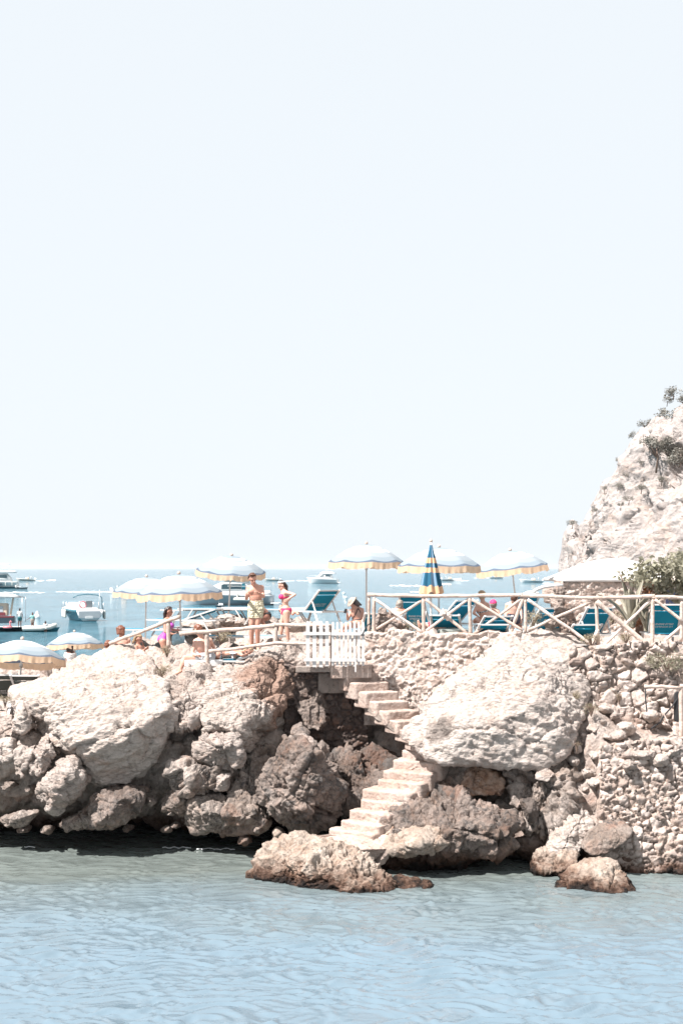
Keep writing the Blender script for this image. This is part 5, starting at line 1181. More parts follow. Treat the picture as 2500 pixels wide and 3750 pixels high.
# ================================================================ boats
M['hullwhite'] = plain('white_gelcoat', (.70, .70, .69), .25, .04); M['hullgrey'] = plain('grey_and_shade_gelcoat', (.42, .45, .47), .25, .05)
M['hullteal'] = plain('teal_gelcoat', (.02, .12, .16), .2, .08); M['hullnavy'] = plain('navy_hull_paint', (.025, .045, .06), .3, .1)
M['glass'] = plain('tinted_glass', (.03, .06, .075), .08, .1); M['cream'] = plain('cream_paint', (.58, .46, .36), .5, .06); M['maroon'] = plain('maroon_paint', (.16, .03, .04), .5, .1)
M['rubber'] = plain('grey_rubber', (.22, .24, .25), .6, .08); M['rubberw'] = plain('pale_rubber', (.55, .54, .50), .6, .06)
M['floatpink'] = plain('pink_vinyl', (.66, .22, .24), .35, .08); M['steel'] = plain('steel_rail', (.6, .6, .6), .3, .05, metal=.4)
def hull(L, B, H, bow=.35, draft=.25, n=22, m=9, transom=.85, flare=.22, rake=.10):
    """stern at x=-L/2, bow at +L/2, water line at z=0"""
    bm = bmesh.new(); rows = []
    for i in range(n + 1):
        t = i / n; x = -L / 2 + L * t
        hb = B / 2 * (transom + (1 - transom) * min(1, t / .35)) * (1 - max(0, (t - .45) / .55) ** 2.3)
        zd = H * (1 + bow * t ** 2); hb = max(hb, .02); row = []
        for s in range(2 * m + 1):
            a = (s - m) / m; aa = abs(a)
            wz = aa ** 1.25; z = -draft + (zd + draft) * wz
            y = math.copysign(hb * (aa ** .55 * (1 - flare) + flare * aa ** 1.6), a) if aa > 0 else 0
            row.append(bm.verts.new((x + rake * L * t ** 3 * wz, y, z)))
        rows.append(row)
    for i in range(n):
        for s in range(2 * m): bm.faces.new((rows[i][s], rows[i + 1][s], rows[i + 1][s + 1], rows[i][s + 1]))
    for i in range(n): bm.faces.new((rows[i][0], rows[i][-1], rows[i + 1][-1], rows[i + 1][0]))
    bm.faces.new(rows[0]); bm.faces.new(rows[-1][::-1])
    return fixn(bm)
def loft(secs):
    """stack of (x0,x1,halfwidth,z) outlines with round front: a moulded cabin"""
    bm = bmesh.new(); rows = []
    for x0, x1, w, z in secs:
        row = []
        for k in range(20):
            a = 2 * math.pi * k / 20; c, s_ = math.cos(a), math.sin(a)
            c = math.copysign(abs(c) ** .5, c); s_ = math.copysign(abs(s_) ** .45, s_)
            row.append(bm.verts.new(((x0 + x1) / 2 + (x1 - x0) / 2 * c, w * s_, z)))
        rows.append(row)
    for i in range(len(rows) - 1):
        for k in range(20): bm.faces.new((rows[i][k], rows[i][(k + 1) % 20], rows[i + 1][(k + 1) % 20], rows[i + 1][k]))
    bm.faces.new(rows[0][::-1]); bm.faces.new(rows[-1])
    return fixn(bm)
def part_box(name, c, s, mat, par, bev=.02):
    bm = bmesh.new(); add_box(bm, c, s)
    bmesh.ops.bevel(bm, geom=bm.edges[:], offset=min(bev, min(s) * .3), segments=2, affect='EDGES')
    return obj(name, bm, M[mat], par)
def fender(x, y, z, L, par):
    bm = bmesh.new(); cap_bm(bm, (x, y, z), (x, y, z - L), .12, .12, 10); return obj('fender', bm, M['rubberw'], par, True)
def boat(name, label, px, py, rz, cat='boat', group=None):
    return thing(name, label, cat, onsea(px, py), R(rz), group)
def stripe(par, L, B, zc, h, mat, n=22, transom=.85):
    bm = bmesh.new(); rows = []
    for side in (1, -1):
        prev = None
        for i in range(n + 1):
            t = i / n; x = -L / 2 + L * t
            hb = B / 2 * (transom + (1 - transom) * min(1, t / .35)) * (1 - max(0, (t - .45) / .55) ** 2.3)
    bm.free()
# big cruiser behind the man: bow to the left
b = boat('motor_yacht', 'long white motor cruiser with shade grey hull colour and dark windows moored behind the standing man', 838, 2216, 176, 'yacht')
obj('hull', hull(13.6, 4.0, 1.55, .42, .3, rake=.06), M['hullgrey'], b, True)  # white hull coloured grey, its shaded side painted in
obj('deck', loft([(-6.6, 5.6, 1.85, 1.5), (-6.5, 6.0, 1.7, 1.95), (-6.3, 5.2, 1.3, 2.25)]), M['hullwhite'], b, True)
c = obj('cabin', loft([(-3.6, 3.4, 1.55, 2.0), (-3.4, 2.2, 1.45, 3.0), (-3.2, .9, 1.3, 3.55), (-3.0, .4, 1.2, 3.75)]), M['hullwhite'], b, True)
for s in (-1, 1):
    w = part_box('window', (-.6, s * 1.47, 2.85), (3.0, .12, .75), 'glass', c); w2 = part_box('window', (-2.45, s * 1.47, 2.85), (.55, .14, .95), 'hullteal', c)
obj('hardtop', loft([(-4.6, 1.2, 1.5, 3.75), (-4.5, .9, 1.45, 3.95), (-3.8, .2, 1.1, 4.15)]), M['hullwhite'], b, True)
obj('radar_arch', loft([(-2.6, -1.2, 1.2, 4.1), (-2.3, -1.5, .9, 4.6)]), M['hullwhite'], b, True)
for x, r in ((-2.6, .33), (-.9, .22)):
    bm = bmesh.new(); add_ell(bm, (x, 0, 4.85), (r, r, r * 1.2)); obj('radar_dome', bm, M['hullwhite' if r < .3 else 'hullgrey'], b, True)
bm = bmesh.new(); add_tube(bm, [(-6.6, 1.6, 2.1), (-6.6, 1.6, 2.8), (-2, 1.7, 2.9), (5, 1.0, 2.9), (6.6, .1, 2.6)], .03); obj('guard_rail', bm, M['steel'], b, True)
for x in (-4.9, -1.6, .9, 2.6): fender(x, 2.02, 1.75, .75, b)
part_box('swim_platform', (-7.2, 0, .35), (1.3, 3.4, .16), 'hullwhite', b)
bm = bmesh.new(); cap_bm(bm, (-5.2, 2.6, .9), (-1.3, 2.6, .95), .36, .25, 12); cap_bm(bm, (-5.2, 2.3, .9), (-1.3, 2.3, .95), .36, .25, 12); t = obj('inflatable_tender', fixn(bm), M['rubberw'], None, True); t.name = 'inflatable_dinghy'
t.location = b.location; t.rotation_euler = b.rotation_euler; tag(t, 'pale inflatable dinghy lying along the flank of the long cruiser', 'dinghy')
# jet ski
b = boat('jet_ski', 'small white and dark jet ski floating before the long cruiser', 807, 2225, 170, 'jet ski')
obj('hull', hull(1.25, .55, .28, .5, .08), M['hullnavy'], b, True); obj('saddle', loft([(-.5, .35, .2, .25), (-.4, .25, .16, .5), (-.3, .1, .1, .62)]), M['hullwhite'], b, True)
bm = bmesh.new(); add_tube(bm, [(.15, -.25, .75), (.2, 0, .8), (.15, .25, .75)], .03); add_tube(bm, [(.2, 0, .5), (.2, 0, .8)], .05); obj('handlebar', fixn(bm), M['rubber'], b, True)
# white yacht right of centre
b = boat('motor_yacht', 'white flybridge yacht on the open sea left of the sun hat woman', 1186, 2137, 172, 'yacht')
obj('hull', hull(10.6, 3.9, 1.7, .35, .3), M['hullwhite'], b, True)
c = obj('cabin', loft([(-3.4, 3.2, 1.6, 1.6), (-3.2, 2.6, 1.5, 2.4), (-3.0, 1.7, 1.35, 3.3), (-3.0, 1.3, 1.3, 3.5)]), M['hullwhite'], b, True)
for s in (-1, 1):
    part_box('window', (-1.6, s * 1.48, 2.85), (1.7, .12, .65), 'glass', c); part_box('window', (.55, s * 1.46, 2.8), (1.6, .12, .55), 'glass', c)
obj('flybridge', loft([(-4.4, 1.2, 1.6, 3.5), (-4.4, 1.6, 1.7, 3.75), (-3.4, .6, 1.3, 4.3)]), M['hullwhite'], b, True)
obj('bimini', loft([(-4.0, -.6, 1.3, 4.95), (-3.9, -.7, 1.2, 5.1)]), M['whitecloth'], b, True)
tube_obj('mast', [(-2.2, 0, 4.2), (-2.5, 0, 6.6)], [.08, .04], M['hullwhite'], b)
part_box('swim_platform', (-5.7, 0, .4), (1.2, 3.4, .2), 'hullwhite', b)
bm = bmesh.new(); add_tube(bm, [(-4.9, 1.8, 1.7), (-4.9, 1.8, 2.4), (3, 1.6, 2.8), (5.6, .2, 2.9)], .05); obj('guard_rail', bm, M['steel'], b, True)
# yacht at the left edge
b = boat('motor_yacht', 'white two deck yacht cut by the left picture edge near the horizon', -28, 2155, 185, 'yacht')
obj('hull', hull(14.5, 4.4, 1.9, .3, .3), M['hullwhite'], b, True); obj('boot_stripe', hull(14.52, 4.44, .42, .05, .3), M['hullteal'], b, True)
c = obj('cabin', loft([(-5.6, 4, 1.9, 1.9), (-5.4, 3.4, 1.8, 3.0), (-4.2, 2.2, 1.6, 4.2)]), M['hullwhite'], b, True)
part_box('window', (-2.2, 1.72, 3.35), (4.2, .14, .9), 'glass', c); part_box('window', (-2.4, 2.12, 1.15), (1.4, .14, .55), 'glass', b)
obj('flybridge', loft([(-6.8, 3, 1.9, 4.3), (-6.6, 3.2, 1.9, 4.7), (-6.2, 2.6, 1.7, 5.0)]), M['hullwhite'], b, True)
obj('hardtop', loft([(-5.0, 2.0, 1.5, 6.6), (-4.8, 1.9, 1.4, 6.8)]), M['hullwhite'], b, True)
for x in (-4.8, -2, 1.5): tube_obj('stanchion', [(x, 1.3, 4.9), (x, 1.2, 6.6)], .05, M['steel'], b)
for x in (-5.8, -4.0): fender(x, 2.2, 1.7, .8, b)
part_box('swim_platform', (-7.6, 0, .5), (1.1, 3.6, .2), 'hullwhite', b)
b = boat('dinghy', 'little grey tender floating at the stern of the left yacht', 79, 2157, 8, 'dinghy')
obj('hull', hull(3.0, 1.4, .35, .5, .1), M['rubber'], b, True); obj('outboard', loft([(-1.6, -1.25, .2, .3), (-1.65, -1.2, .22, .85), (-1.55, -1.3, .15, 1.0)]), M['hullwhite'], b, True)
# ribs and speed boats
def rib(label, px, py, rz, L, col='rubberw', cons=True, grp=None):
    b = boat('speedboat', label, px, py, rz, 'speedboat', grp)
    obj('hull', hull(L, L * .33, L * .085, .9, .15, rake=.08), M[col], b, True)
    if cons:
        obj('console', loft([(-L * .18, L * .06, L * .09, L * .07), (-L * .15, L * .0, L * .08, L * .2)]), M['cream'], b, True)
        bm = bmesh.new(); add_tube(bm, [(-L * .3, -L * .1, L * .08), (-L * .3, -L * .1, L * .24), (-L * .3, L * .1, L * .24), (-L * .3, L * .1, L * .08)], L * .012); obj('roll_bar', bm, M['steel'], b, True)
    obj('outboard', loft([(-L * .56, -L * .48, L * .04, L * .04), (-L * .57, -L * .47, L * .05, L * .16)]), M['hullwhite'], b, True)
    return b
rib('small speedboat heading left near the left yacht', 97, 2127, 176, 8.0)
rib('white speedboat trailing foam to the right of the bearded man', 998, 2127, 178, 6.8)
rib('speedboat at the head of the long wake under the half hidden umbrella', 462, 2169, 2, 6.5, 'hullwhite')
rib('white speedboat just right of the folded umbrella', 1650, 2127, 10, 8.5, 'hullwhite')
rib('tiny speedboat on the horizon below the leaning umbrella', 1817, 2118, 12, 7.0, 'hullwhite')
rib('white cabin boat between the leaning umbrella pole and the cliff', 1946, 2133, 172, 8.5, 'hullwhite')
# teal hulled boat from its stern
b = boat('sailing_boat', 'teal hulled boat seen from its open stern, hung with white fenders', 293, 2271, 116, 'sailboat')
obj('hull', hull(8.0, 3.3, 1.18, .2, .35, transom=.93), M['hullteal'], b, True)
obj('deck', loft([(-3.9, 3.2, 1.35, 1.1), (-3.85, 3.4, 1.4, 1.3), (-3.8, 3.0, 1.1, 1.42)]), M['hullwhite'], b, True)
obj('coach_roof', loft([(-.8, 2.4, 1.0, 1.35), (-.6, 2.0, .85, 1.9)]), M['hullwhite'], b, True)
tr_ = obj('transom', loft([(-4.07, -3.9, .8, .05), (-4.10, -3.9, 1.3, .6), (-4.10, -3.9, 1.5, 1.22)]), M['hullwhite'], b, True)
part_box('cockpit_panel', (-4.12, .1, .72), (.1, 2.3, .75), 'hullgrey', b); part_box('cockpit_step', (-4.19, .15, .4), (.12, .8, .22), 'hullwhite', b); part_box('helm_seat', (-3.4, 0, 1.75), (.5, .7, .8), 'rubber', b)
bm = bmesh.new()
rings = []
for k in range(24):
    a = 2 * math.pi * k / 24; rings.append([bm.verts.new((-4.02 + .07 * math.sin(u), .78 + (.34 + .07 * math.cos(u)) * math.cos(a), 1.75 + (.34 + .07 * math.cos(u)) * math.sin(a))) for u in np.linspace(0, 6.283, 9)[:-1]])
for k in range(24):
    for j in range(8): bm.faces.new((rings[k][j], rings[(k + 1) % 24][j], rings[(k + 1) % 24][(j + 1) % 8], rings[k][(j + 1) % 8]))
o = obj('horseshoe_buoy', fixn(bm), M['floatpink'], b, True)
for s in (-1, 1):
    for x in (-3.8, -2, 0, 2, 3.4): tube_obj('stanchion', [(x, s * 1.5 * (1 if x < 1.5 else .6), 1.2), (x, s * 1.5 * (1 if x < 1.5 else .6), 1.95)], .03, M['steel'], b, None or 6)
tube_obj('bimini_frame', [(-3.4, -1.5, 1.2), (-3.4, -1.45, 2.5), (-3.3, -1.0, 2.75), (-3.2, 0, 2.85), (-3.2, 1.1, 2.75), (-3.2, 1.6, 2.5)], .05, M['hullteal'], b)
for k in range(4): fender(2.0 - k * .75, 1.35 + .10 * k, 1.05, .65, b)
fender(-3.5, -1.72, 1.0, .7, b); fender(-3.1, -1.74, 1.0, .6, b)
tube_obj('flagstaff', [(-3.95, -1.0, 1.2), (-4.1, -1.0, 3.3)], .03, M['hullwhite'], b)
# wooden tour boat at the left with awning, floats and people
b = boat('tour_boat', 'wooden tour boat with cream cabin and white awning cut by the left edge', 10, 2312, 2, 'boat')
obj('hull', hull(5.0, 1.7, .38, .15, .2), M['hullnavy'], b, True)
part_box('bathing_platform', (.9, -.75, .44), (3.4, .6, .07), 'hullwhite', b)
part_box('lower_side', (-.6, -.35, 1.0), (3.5, .9, .5), 'hullnavy', b); part_box('upper_side', (-.6, -.36, 1.30), (3.4, .92, .12), 'maroon', b)
c = part_box('cabin', (-.35, -.1, 1.95), (1.75, .8, 1.1), 'cream', b, .06); part_box('window', (-.1, -.52, 1.55), (.9, .05, .3), 'maroon', c); part_box('locker', (-.2, -.5, 1.98), (.75, .06, .55), 'hullgrey', c)
bm = bmesh.new(); add_bar(bm, (.75, -.2, 1.4), (1.0, -.2, 3.0), .3, .12); obj('windscreen_post', bm, M['cream'], b)
obj('awning', loft([(-3.0, 2.0, .95, 3.0), (-3.0, .9, .85, 3.3), (-2.8, .0, .7, 3.38)]), M['whitecloth'], b, True)
for x, y in ((1.9, -.85), (-.9, -.85), (1.9, .8)): tube_obj('awning_pole', [(x, y, .8), (x, y, 3.05)], .02, M['steel'], b)
BO = b.location.copy()
def bz(px, py, Y=BO.y): return W(px, py, Y)
q = lambda x, y, Y: W(x * .1594, 2030 + y * .1594, Y)
Yb = BO.y - 1.1
def standing(label, x, ytop, ybot, face, **kw):
    hh = (ybot - ytop); k = .55
    def p(dx, f, dy=0): return q(x + dx * hh, ytop + f * hh, Yb + dy)
    J = dict(head=p(0, .07), neck=p(.0, .17), shL=p(-.10, .20), shR=p(.10, .20), chest=p(0, .28), waist=p(0, .42), pelvis=p(0, .5), hipL=p(-.055, .53), hipR=p(.055, .53), knL=p(-.055, .74), knR=p(.055, .74), anL=p(-.055, .95), anR=p(.055, .95), elL=p(-.14, .36), haL=p(-.14, .5), elR=p(.14, .36), haR=p(.14, .5))
    J.update(kw.pop('over', {})); return figure(label, J, face, k=1.0, voxel=.03, hands=False, **kw)
standing('man in a white shirt and teal shorts standing on the tour boat platform', 462, 1235, 1680, (0, 1, -.1), mat='skin_dark', hair=('hair_dark', 'short'), wear=[('shirt', 'whitecloth'), ('shorts', 'tealcloth', .55)], face_parts=False)
standing('man in a mint shirt holding out an arm in the inflatable dinghy', 755, 1340, 1680, (-.2, -1, -.1), mat='skin_dark', hair=('hair_dark', 'short'), wear=[('shirt', 'mint'), ('shorts', 'khaki', .6)], over=dict(elL=q(670, 1480, Yb), haL=q(590, 1510, Yb)))
standing('dark haired child in a pale shirt sitting in the bow of the dinghy', 1052, 1538, 1880, (-.1, .9, 0), mat='skin_dark', hair=('hair_dark', 'short'), wear=[('shirt', 'whitecloth')], face_parts=False)
b = thing('inflatable_dinghy', 'pale inflatable dinghy with raised bow tied to the tour boat', 'dinghy', onsea(150, 2313), R(3))
bm = bmesh.new()
for s in (-1, 1): add_tube(bm, [(-1.5, s * .55, .3), (.2, s * .58, .32), (.9, s * .42, .42), (1.25, s * .12, .56), (1.3, 0, .58)], [.22, .23, .22, .2, .18], 10)
V_, F_ = remeshed(bm, .03, 1); np_mesh('tube', V_, F_, M['rubberw'], b)
obj('hull', hull(2.8, 1.0, .25, .6, .12), M['hullteal'], b, True); part_box('thwart', (-.4, 0, .38), (.3, 1.0, .06), 'hullwhite', b)
def flamingo(label, px, py, k):
    o = W(px, py, Yb - .25); b = thing('flamingo_float', label, 'swim ring', o)
    bm = bmesh.new(); P_ = [(math.cos(a) * .62 * k, math.sin(a) * .55 * k, .2 * k) for a in np.linspace(0, 6.283, 25)]; add_tube(bm, P_, .22 * k, 10, False); bmesh.ops.remove_doubles(bm, verts=bm.verts, dist=.01); obj('ring', fixn(bm), M['floatpink'], b, True)
    tube_obj('neck', [(.45 * k, -.1, .3 * k), (.55 * k, -.1, .7 * k), (.42 * k, -.1, 1.1 * k), (.58 * k, -.1, 1.3 * k), (.72 * k, -.1, 1.12 * k), (.70 * k, -.1, .95 * k)], [.13 * k, .12 * k, .11 * k, .11 * k, .1 * k, .05 * k], M['floatpink'], b, 10)
flamingo('pink flamingo swim ring lying on the tour boat platform', 29, 2301, .50)
o = onsea(137, 2262); b = thing('mooring_buoy', 'white mooring buoy floating between the dinghy and the teal boat', 'buoy', o)
bm = bmesh.new(); cap_bm(bm, (0, 0, .1), (0, 0, .55), .38, .18, 12); obj('float', bm, M['hullwhite'], b, True); tube_obj('ring', [(0, -.05, .6), (0, 0, .8), (0, .05, .6)], .03, M['steel'], b)
for k, (x, y) in enumerate([(1258, 2175), (1265, 2191)]):
    o = onsea(x, y); b = thing('mooring_buoy', 'small white buoy on the water left of the sun hat woman', 'buoy', o, 0, 'small white buoys'); bm = bmesh.new(); add_ell(bm, (0, 0, .12), (.32, .32, .3)); obj('float', bm, M['hullwhite'], b, True)
# foam of the wakes, one ragged sheet each
M['foam'] = plain('foam', (.80, .82, .83), .9, .1, 1.0)
WK = [('wake', 0, 165, 2170, 4.5), ('wake', 205, 470, 2168, 5), ('wake', 1020, 1078, 2128, 4), ('wake', 1086, 1128, 2127, 3), ('wake', 1425, 1560, 2145, 6), ('wake', 1600, 1652, 2140, 5), ('wake', 1735, 1792, 2117, 3), ('wake', 1660, 1716, 2127, 3.5), ('wake', 1984, 2018, 2137, 4), ('wake', 128, 162, 2127, 3), ('wake', 170, 206, 2126, 3.5), ('wake', 1500, 1545, 2168, 4)]
for k, (nm, x0, x1, y, t) in enumerate(WK):
    n = 60; V = []; 
    for i in range(n + 1):
        u = i / n; x = x0 + (x1 - x0) * u
        qn = np.array([[x * .09, k * 7.3, .5]]); e = .62 * (math.sin(math.pi * min(1, max(0, u))) ** .35)
        up = t * .5 * e * (1 + 1.6 * float(gnoise(qn, 3)[0])) ; lw = t * .5 * e * (1 + 1.6 * float(gnoise(qn + 4, 4)[0])); yy = y + 1.2 * float(gnoise(qn * .4 + 9, 5)[0])
        a = onsea(x, yy - max(.3, up)); b_ = onsea(x, yy + max(.3, lw)); c = (a + b_) / 2; c.z = .12 * e * (1 + .5 * float(gnoise(qn * 2, 6)[0])) * t / 5
        a.z = b_.z = .03; V += [a[:], c[:], b_[:]]
    o = np_mesh('boat_wake', V, grid_faces(n + 1, 3), M['foam']); tag(o, kind='stuff')

for k, (x0, x1, y, t) in enumerate([(595, 700, 3108, 3), (720, 860, 3112, 5), (90, 130, 3106, 3)]):
    n = 40; V = []
    for i in range(n + 1):
        u = i / n; x = x0 + (x1 - x0) * u; qn = np.array([[x * .12, k * 5.3, 1.5]]); e = math.sin(math.pi * u) ** .4
        up = t * .25 * e * (.6 + 2.2 * abs(float(gnoise(qn, 3)[0]))); yy = y + 5 * float(gnoise(qn * .5 + 9, 5)[0])
        a = onsea(x, yy - max(.2, up)); b_ = onsea(x, yy + max(.2, up)); c = (a + b_) / 2; c.z = .035; a.z = b_.z = .022; V += [a[:], c[:], b_[:]]
    tag(np_mesh('shore_foam', V, grid_faces(n + 1, 3), M['foam']), kind='stuff')
# ================================================================ plants
def leaf_mat(name, lo, hi, trans=.25):
    m, nt, b = mat_new(name); L = nt.links
    pos = N(nt, 'ShaderNodeNewGeometry'); 
    c = mix(nt, ramp(nt, noise_tex(nt, pos.outputs['Position'], 9, 4), [(.3, 0), (.7, 1)]), lo, hi)
    t = N(nt, 'ShaderNodeBsdfTranslucent'); L.new(c, t.inputs['Color']); L.new(c, b.inputs['Base Color']); b.inputs['Roughness'].default_value = .5
    mx = N(nt, 'ShaderNodeMixShader'); mx.inputs[0].default_value = trans; L.new(b.outputs[0], mx.inputs[1]); L.new(t.outputs[0], mx.inputs[2]); L.new(mx.outputs[0], nt.nodes['Material Output'].inputs['Surface'])
    return m
M['fig'] = leaf_mat('vine_leaf', (.19, .18, .12), (.42, .39, .30), .35); M['dry'] = leaf_mat('dry_scrub', (.24, .20, .13), (.40, .34, .24)); M['agave'] = leaf_mat('agave_leaf', (.17, .155, .115), (.30, .27, .21), .05)
M['pine'] = leaf_mat('pine_needles', (.17, .16, .135), (.30, .275, .24), .2); M['bark'] = plain('bark', (.16, .11, .085), .9, .3, 14, .5); M['deadleaf'] = leaf_mat('dead_leaf', (.20, .08, .035), (.34, .15, .07))
def leaves(name, centers, sizes, mat, par, loc, fold=.25, seed=1, droop=0.0, narrow=.55):
    r = np.random.RandomState(seed); n = len(centers); C = np.asarray(centers); S = np.asarray(sizes)[:, None]
    d = r.normal(size=(n, 3)); d[:, 2] = d[:, 2] * .5 - droop; d /= np.linalg.norm(d, axis=1)[:, None]
    s = np.cross(d, r.normal(size=(n, 3))); s /= np.linalg.norm(s, axis=1)[:, None]; u = np.cross(s, d)
    P = [C, C + d * S * .45 + s * S * narrow * .5 + u * S * fold * .3, C + d * S, C + d * S * .45 - s * S * narrow * .5 + u * S * fold * .3]
    V = np.stack(P, 1).reshape(-1, 3); i = np.arange(n) * 4
    F = np.concatenate([np.stack([i, i + 1, i + 2], 1), np.stack([i, i + 2, i + 3], 1)])
    return np_mesh(name, V, F, mat, par, smooth=False, loc=None) if loc is None else np_mesh(name, V - np.array(loc), F, mat, par, smooth=False)
def clumped(n, cs, seed):
    r = np.random.RandomState(seed); P = []
    w = np.array([c[3] ** 2 for c in cs]); w /= w.sum()
    for k in r.choice(len(cs), n, p=w):
        c = cs[k]; v = r.normal(size=3); v /= np.linalg.norm(v); P.append(np.array(c[:3]) + v * np.array(c[4] if len(c) > 4 else (1, 1, 1)) * c[3] * r.rand() ** .33)
    return np.array(P)
# fig vine over the hut on the right
def vine():
    o = W(2290, 2330, 31.6); root = thing('climbing_vine', 'grey green broad leaved vine spilling over the white roof on the right', 'vine', o)
    cs = []
    for (x, y, r) in [(2300,2110,.16),(2335,2090,.2),(2365,2075,.22),(2390,2100,.28),(2420,2080,.3),(2450,2110,.32),(2480,2075,.34),(2500,2120,.36),(2530,2085,.4),(2440,2150,.26),(2480,2165,.3),(2520,2170,.34),(2390,2135,.2),(2350,2115,.2),(2470,2050,.22),(2510,2045,.26),(2560,2120,.45),(2320,2130,.12),(2275,2095,.08),(2262,2110,.06),(2410,2165,.15)]:
        p = W(x, y, 31.3 + rnd.uniform(-.3, .5)); cs.append((p.x, p.y, p.z, r))
    P = clumped(2000, cs, 4); r = np.random.RandomState(2)
    leaves('foliage', P, r.uniform(.06, .15, len(P)), M['fig'], root, o[:], seed=7, narrow=.8, droop=.25)
    bm = bmesh.new()
    for tx, ty in ((2350, 2090), (2430, 2070), (2500, 2100), (2265, 2095), (2320, 2125)):
        a = W(2335, 2330, 31.7) - o; e = W(tx, ty, 31.4) - o; mpt = a.lerp(e, .55) + Vector((rnd.uniform(-.15, .15), .1, .1)); add_tube(bm, [a, a.lerp(mpt, .5) + Vector((.04, 0, 0)), mpt, e], [.05, .04, .028, .008], 6)
    obj('stem', fixn(bm), M['bark'], root, True)
    P = clumped(420, [(*W(2385, 2160, 31.7)[:], .22), (*W(2330, 2270, 31.2)[:], .18)], 9); leaves('dead_foliage', P, r.uniform(.05, .12, len(P)), M['deadleaf'], root, o[:], seed=12)
vine()
def agave(px, py, Y, h, n, label, seed):
    o = W(px, py, Y); root = thing('agave', label, 'agave', o, 0, 'agaves by the railing'); r = random.Random(seed)
    for k in range(n):
        a = 2 * math.pi * k / n + r.uniform(-.3, .3); lean = r.uniform(.25, 1.0); L = h * r.uniform(.75, 1.05); w = .10 * h * r.uniform(.8, 1.1)
        V = []; m = 10
        for i in range(m + 1):
            t = i / m; out = lean * L * (t * .55 + .25 * t * t); z = L * t * (1 - .35 * lean * t)
            ww = w * (.75 + .6 * t) * (1 - t) ** .55 if t < 1 else .001; c = Vector((math.cos(a) * out, math.sin(a) * out, z)); sd = Vector((-math.sin(a), math.cos(a), 0))
            up = Vector((math.cos(a) * -.7, math.sin(a) * -.7, .7))
            V += [(c + sd * ww + up * ww * .35)[:], c[:], (c - sd * ww + up * ww * .35)[:], (c - up * .02 * (1 - t))[:]]
        F = []
        for i in range(m):
            for j in range(4): F.append((i * 4 + j, (i + 1) * 4 + j, (i + 1) * 4 + (j + 1) % 4, i * 4 + (j + 1) % 4))
        np_mesh('leaf', V, np.array(F), M['agave'], root)
agave(2310, 2300, 30.6, 1.15, 15, 'large agave with tall pointed grey leaves below the vine', 3)
agave(2365, 2312, 30.3, .7, 12, 'smaller agave right of the large one, brown dead leaves at its foot', 5)
def shrub(px, py, Y, r, label, n=420, seed=0, grp='dry scrub plants on the rocks', flat=.65, mat='dry'):
    o = W(px, py, Y); root = thing('shrub', label, 'shrub', o, 0, grp); rs = np.random.RandomState(seed)
    cs = [(rs.uniform(-.7, .7) * r, rs.uniform(-.5, .5) * r, rs.uniform(.15, .8) * r * flat, r * rs.uniform(.3, .5)) for _ in range(7)]
    P = clumped(n, cs, seed + 1); leaves('foliage', P, rs.uniform(.10, .28, n) * r, M[mat], root, None, seed=seed + 2, narrow=.22, droop=-.4)
    bm = bmesh.new()
    for k in range(9):
        a = rs.uniform(0, 6.28); e = Vector((math.cos(a) * r * .7, math.sin(a) * r * .5, r * flat * rs.uniform(.4, 1))); add_tube(bm, [(0, 0, -.1), e * .5 + Vector((0, 0, .05)), e], [.012, .008, .003], 5)
    obj('twigs', fixn(bm), M['bark'], root)
SH = [(590, 2470, 29.3, .24, 'dry shrub on the rubble left of the seated man'), (612, 2390, 30.6, .20, 'thin dry tuft on the rubble under the violet swimsuit'), (808, 2345, 30.7, .30, 'dry shrub behind the seated man, right of his head'), (258, 2590, 28.4, .24, 'dry shrub with rusty roots on the largest slab'), (135, 2560, 28.7, .18, 'faint dry tuft at the left end of the largest slab'), (20, 2570, 28.6, .16, 'dry tuft at the left picture edge'),
      (2100, 2560, 27.9, .19, 'round dry cushion plant on the right flank of the giant boulder'), (2163, 2605, 27.6, .19, 'round dry cushion plant below the first, over the rubble'), (2265, 2560, 28.15, .13, 'small dry tuft in the upper dry stone wall'), (2110, 2735, 26.9, .10, 'tiny ochre tuft on the rubble slope'), (1500, 2312, 30.35, .26, 'low dry bush on the wall top right of the driftwood stump'), (2165, 2352, 28.7, .26, 'dry bush at the foot of the short leaning stake'), (2290, 2345, 29.6, .22, 'dry bush under the thick diagonal log'), (2290, 2395, 28.6, .15, 'tuft growing over the wall top stones'), (1950, 2280, 30.4, .3, 'ochre bush between teal loungers behind the railing'), (2240, 2270, 31.4, .34, 'ochre scrub left of the large agave')]
for k, (px, py, Y, r, lb) in enumerate(SH): shrub(px, py, Y, r, lb, n=360 if r > .15 else 160, seed=30 + k)
shrub(2440, 2440, 28.1, .42, 'green creeper hanging over the upper dry stone wall', n=500, seed=77, grp=None, mat='fig')
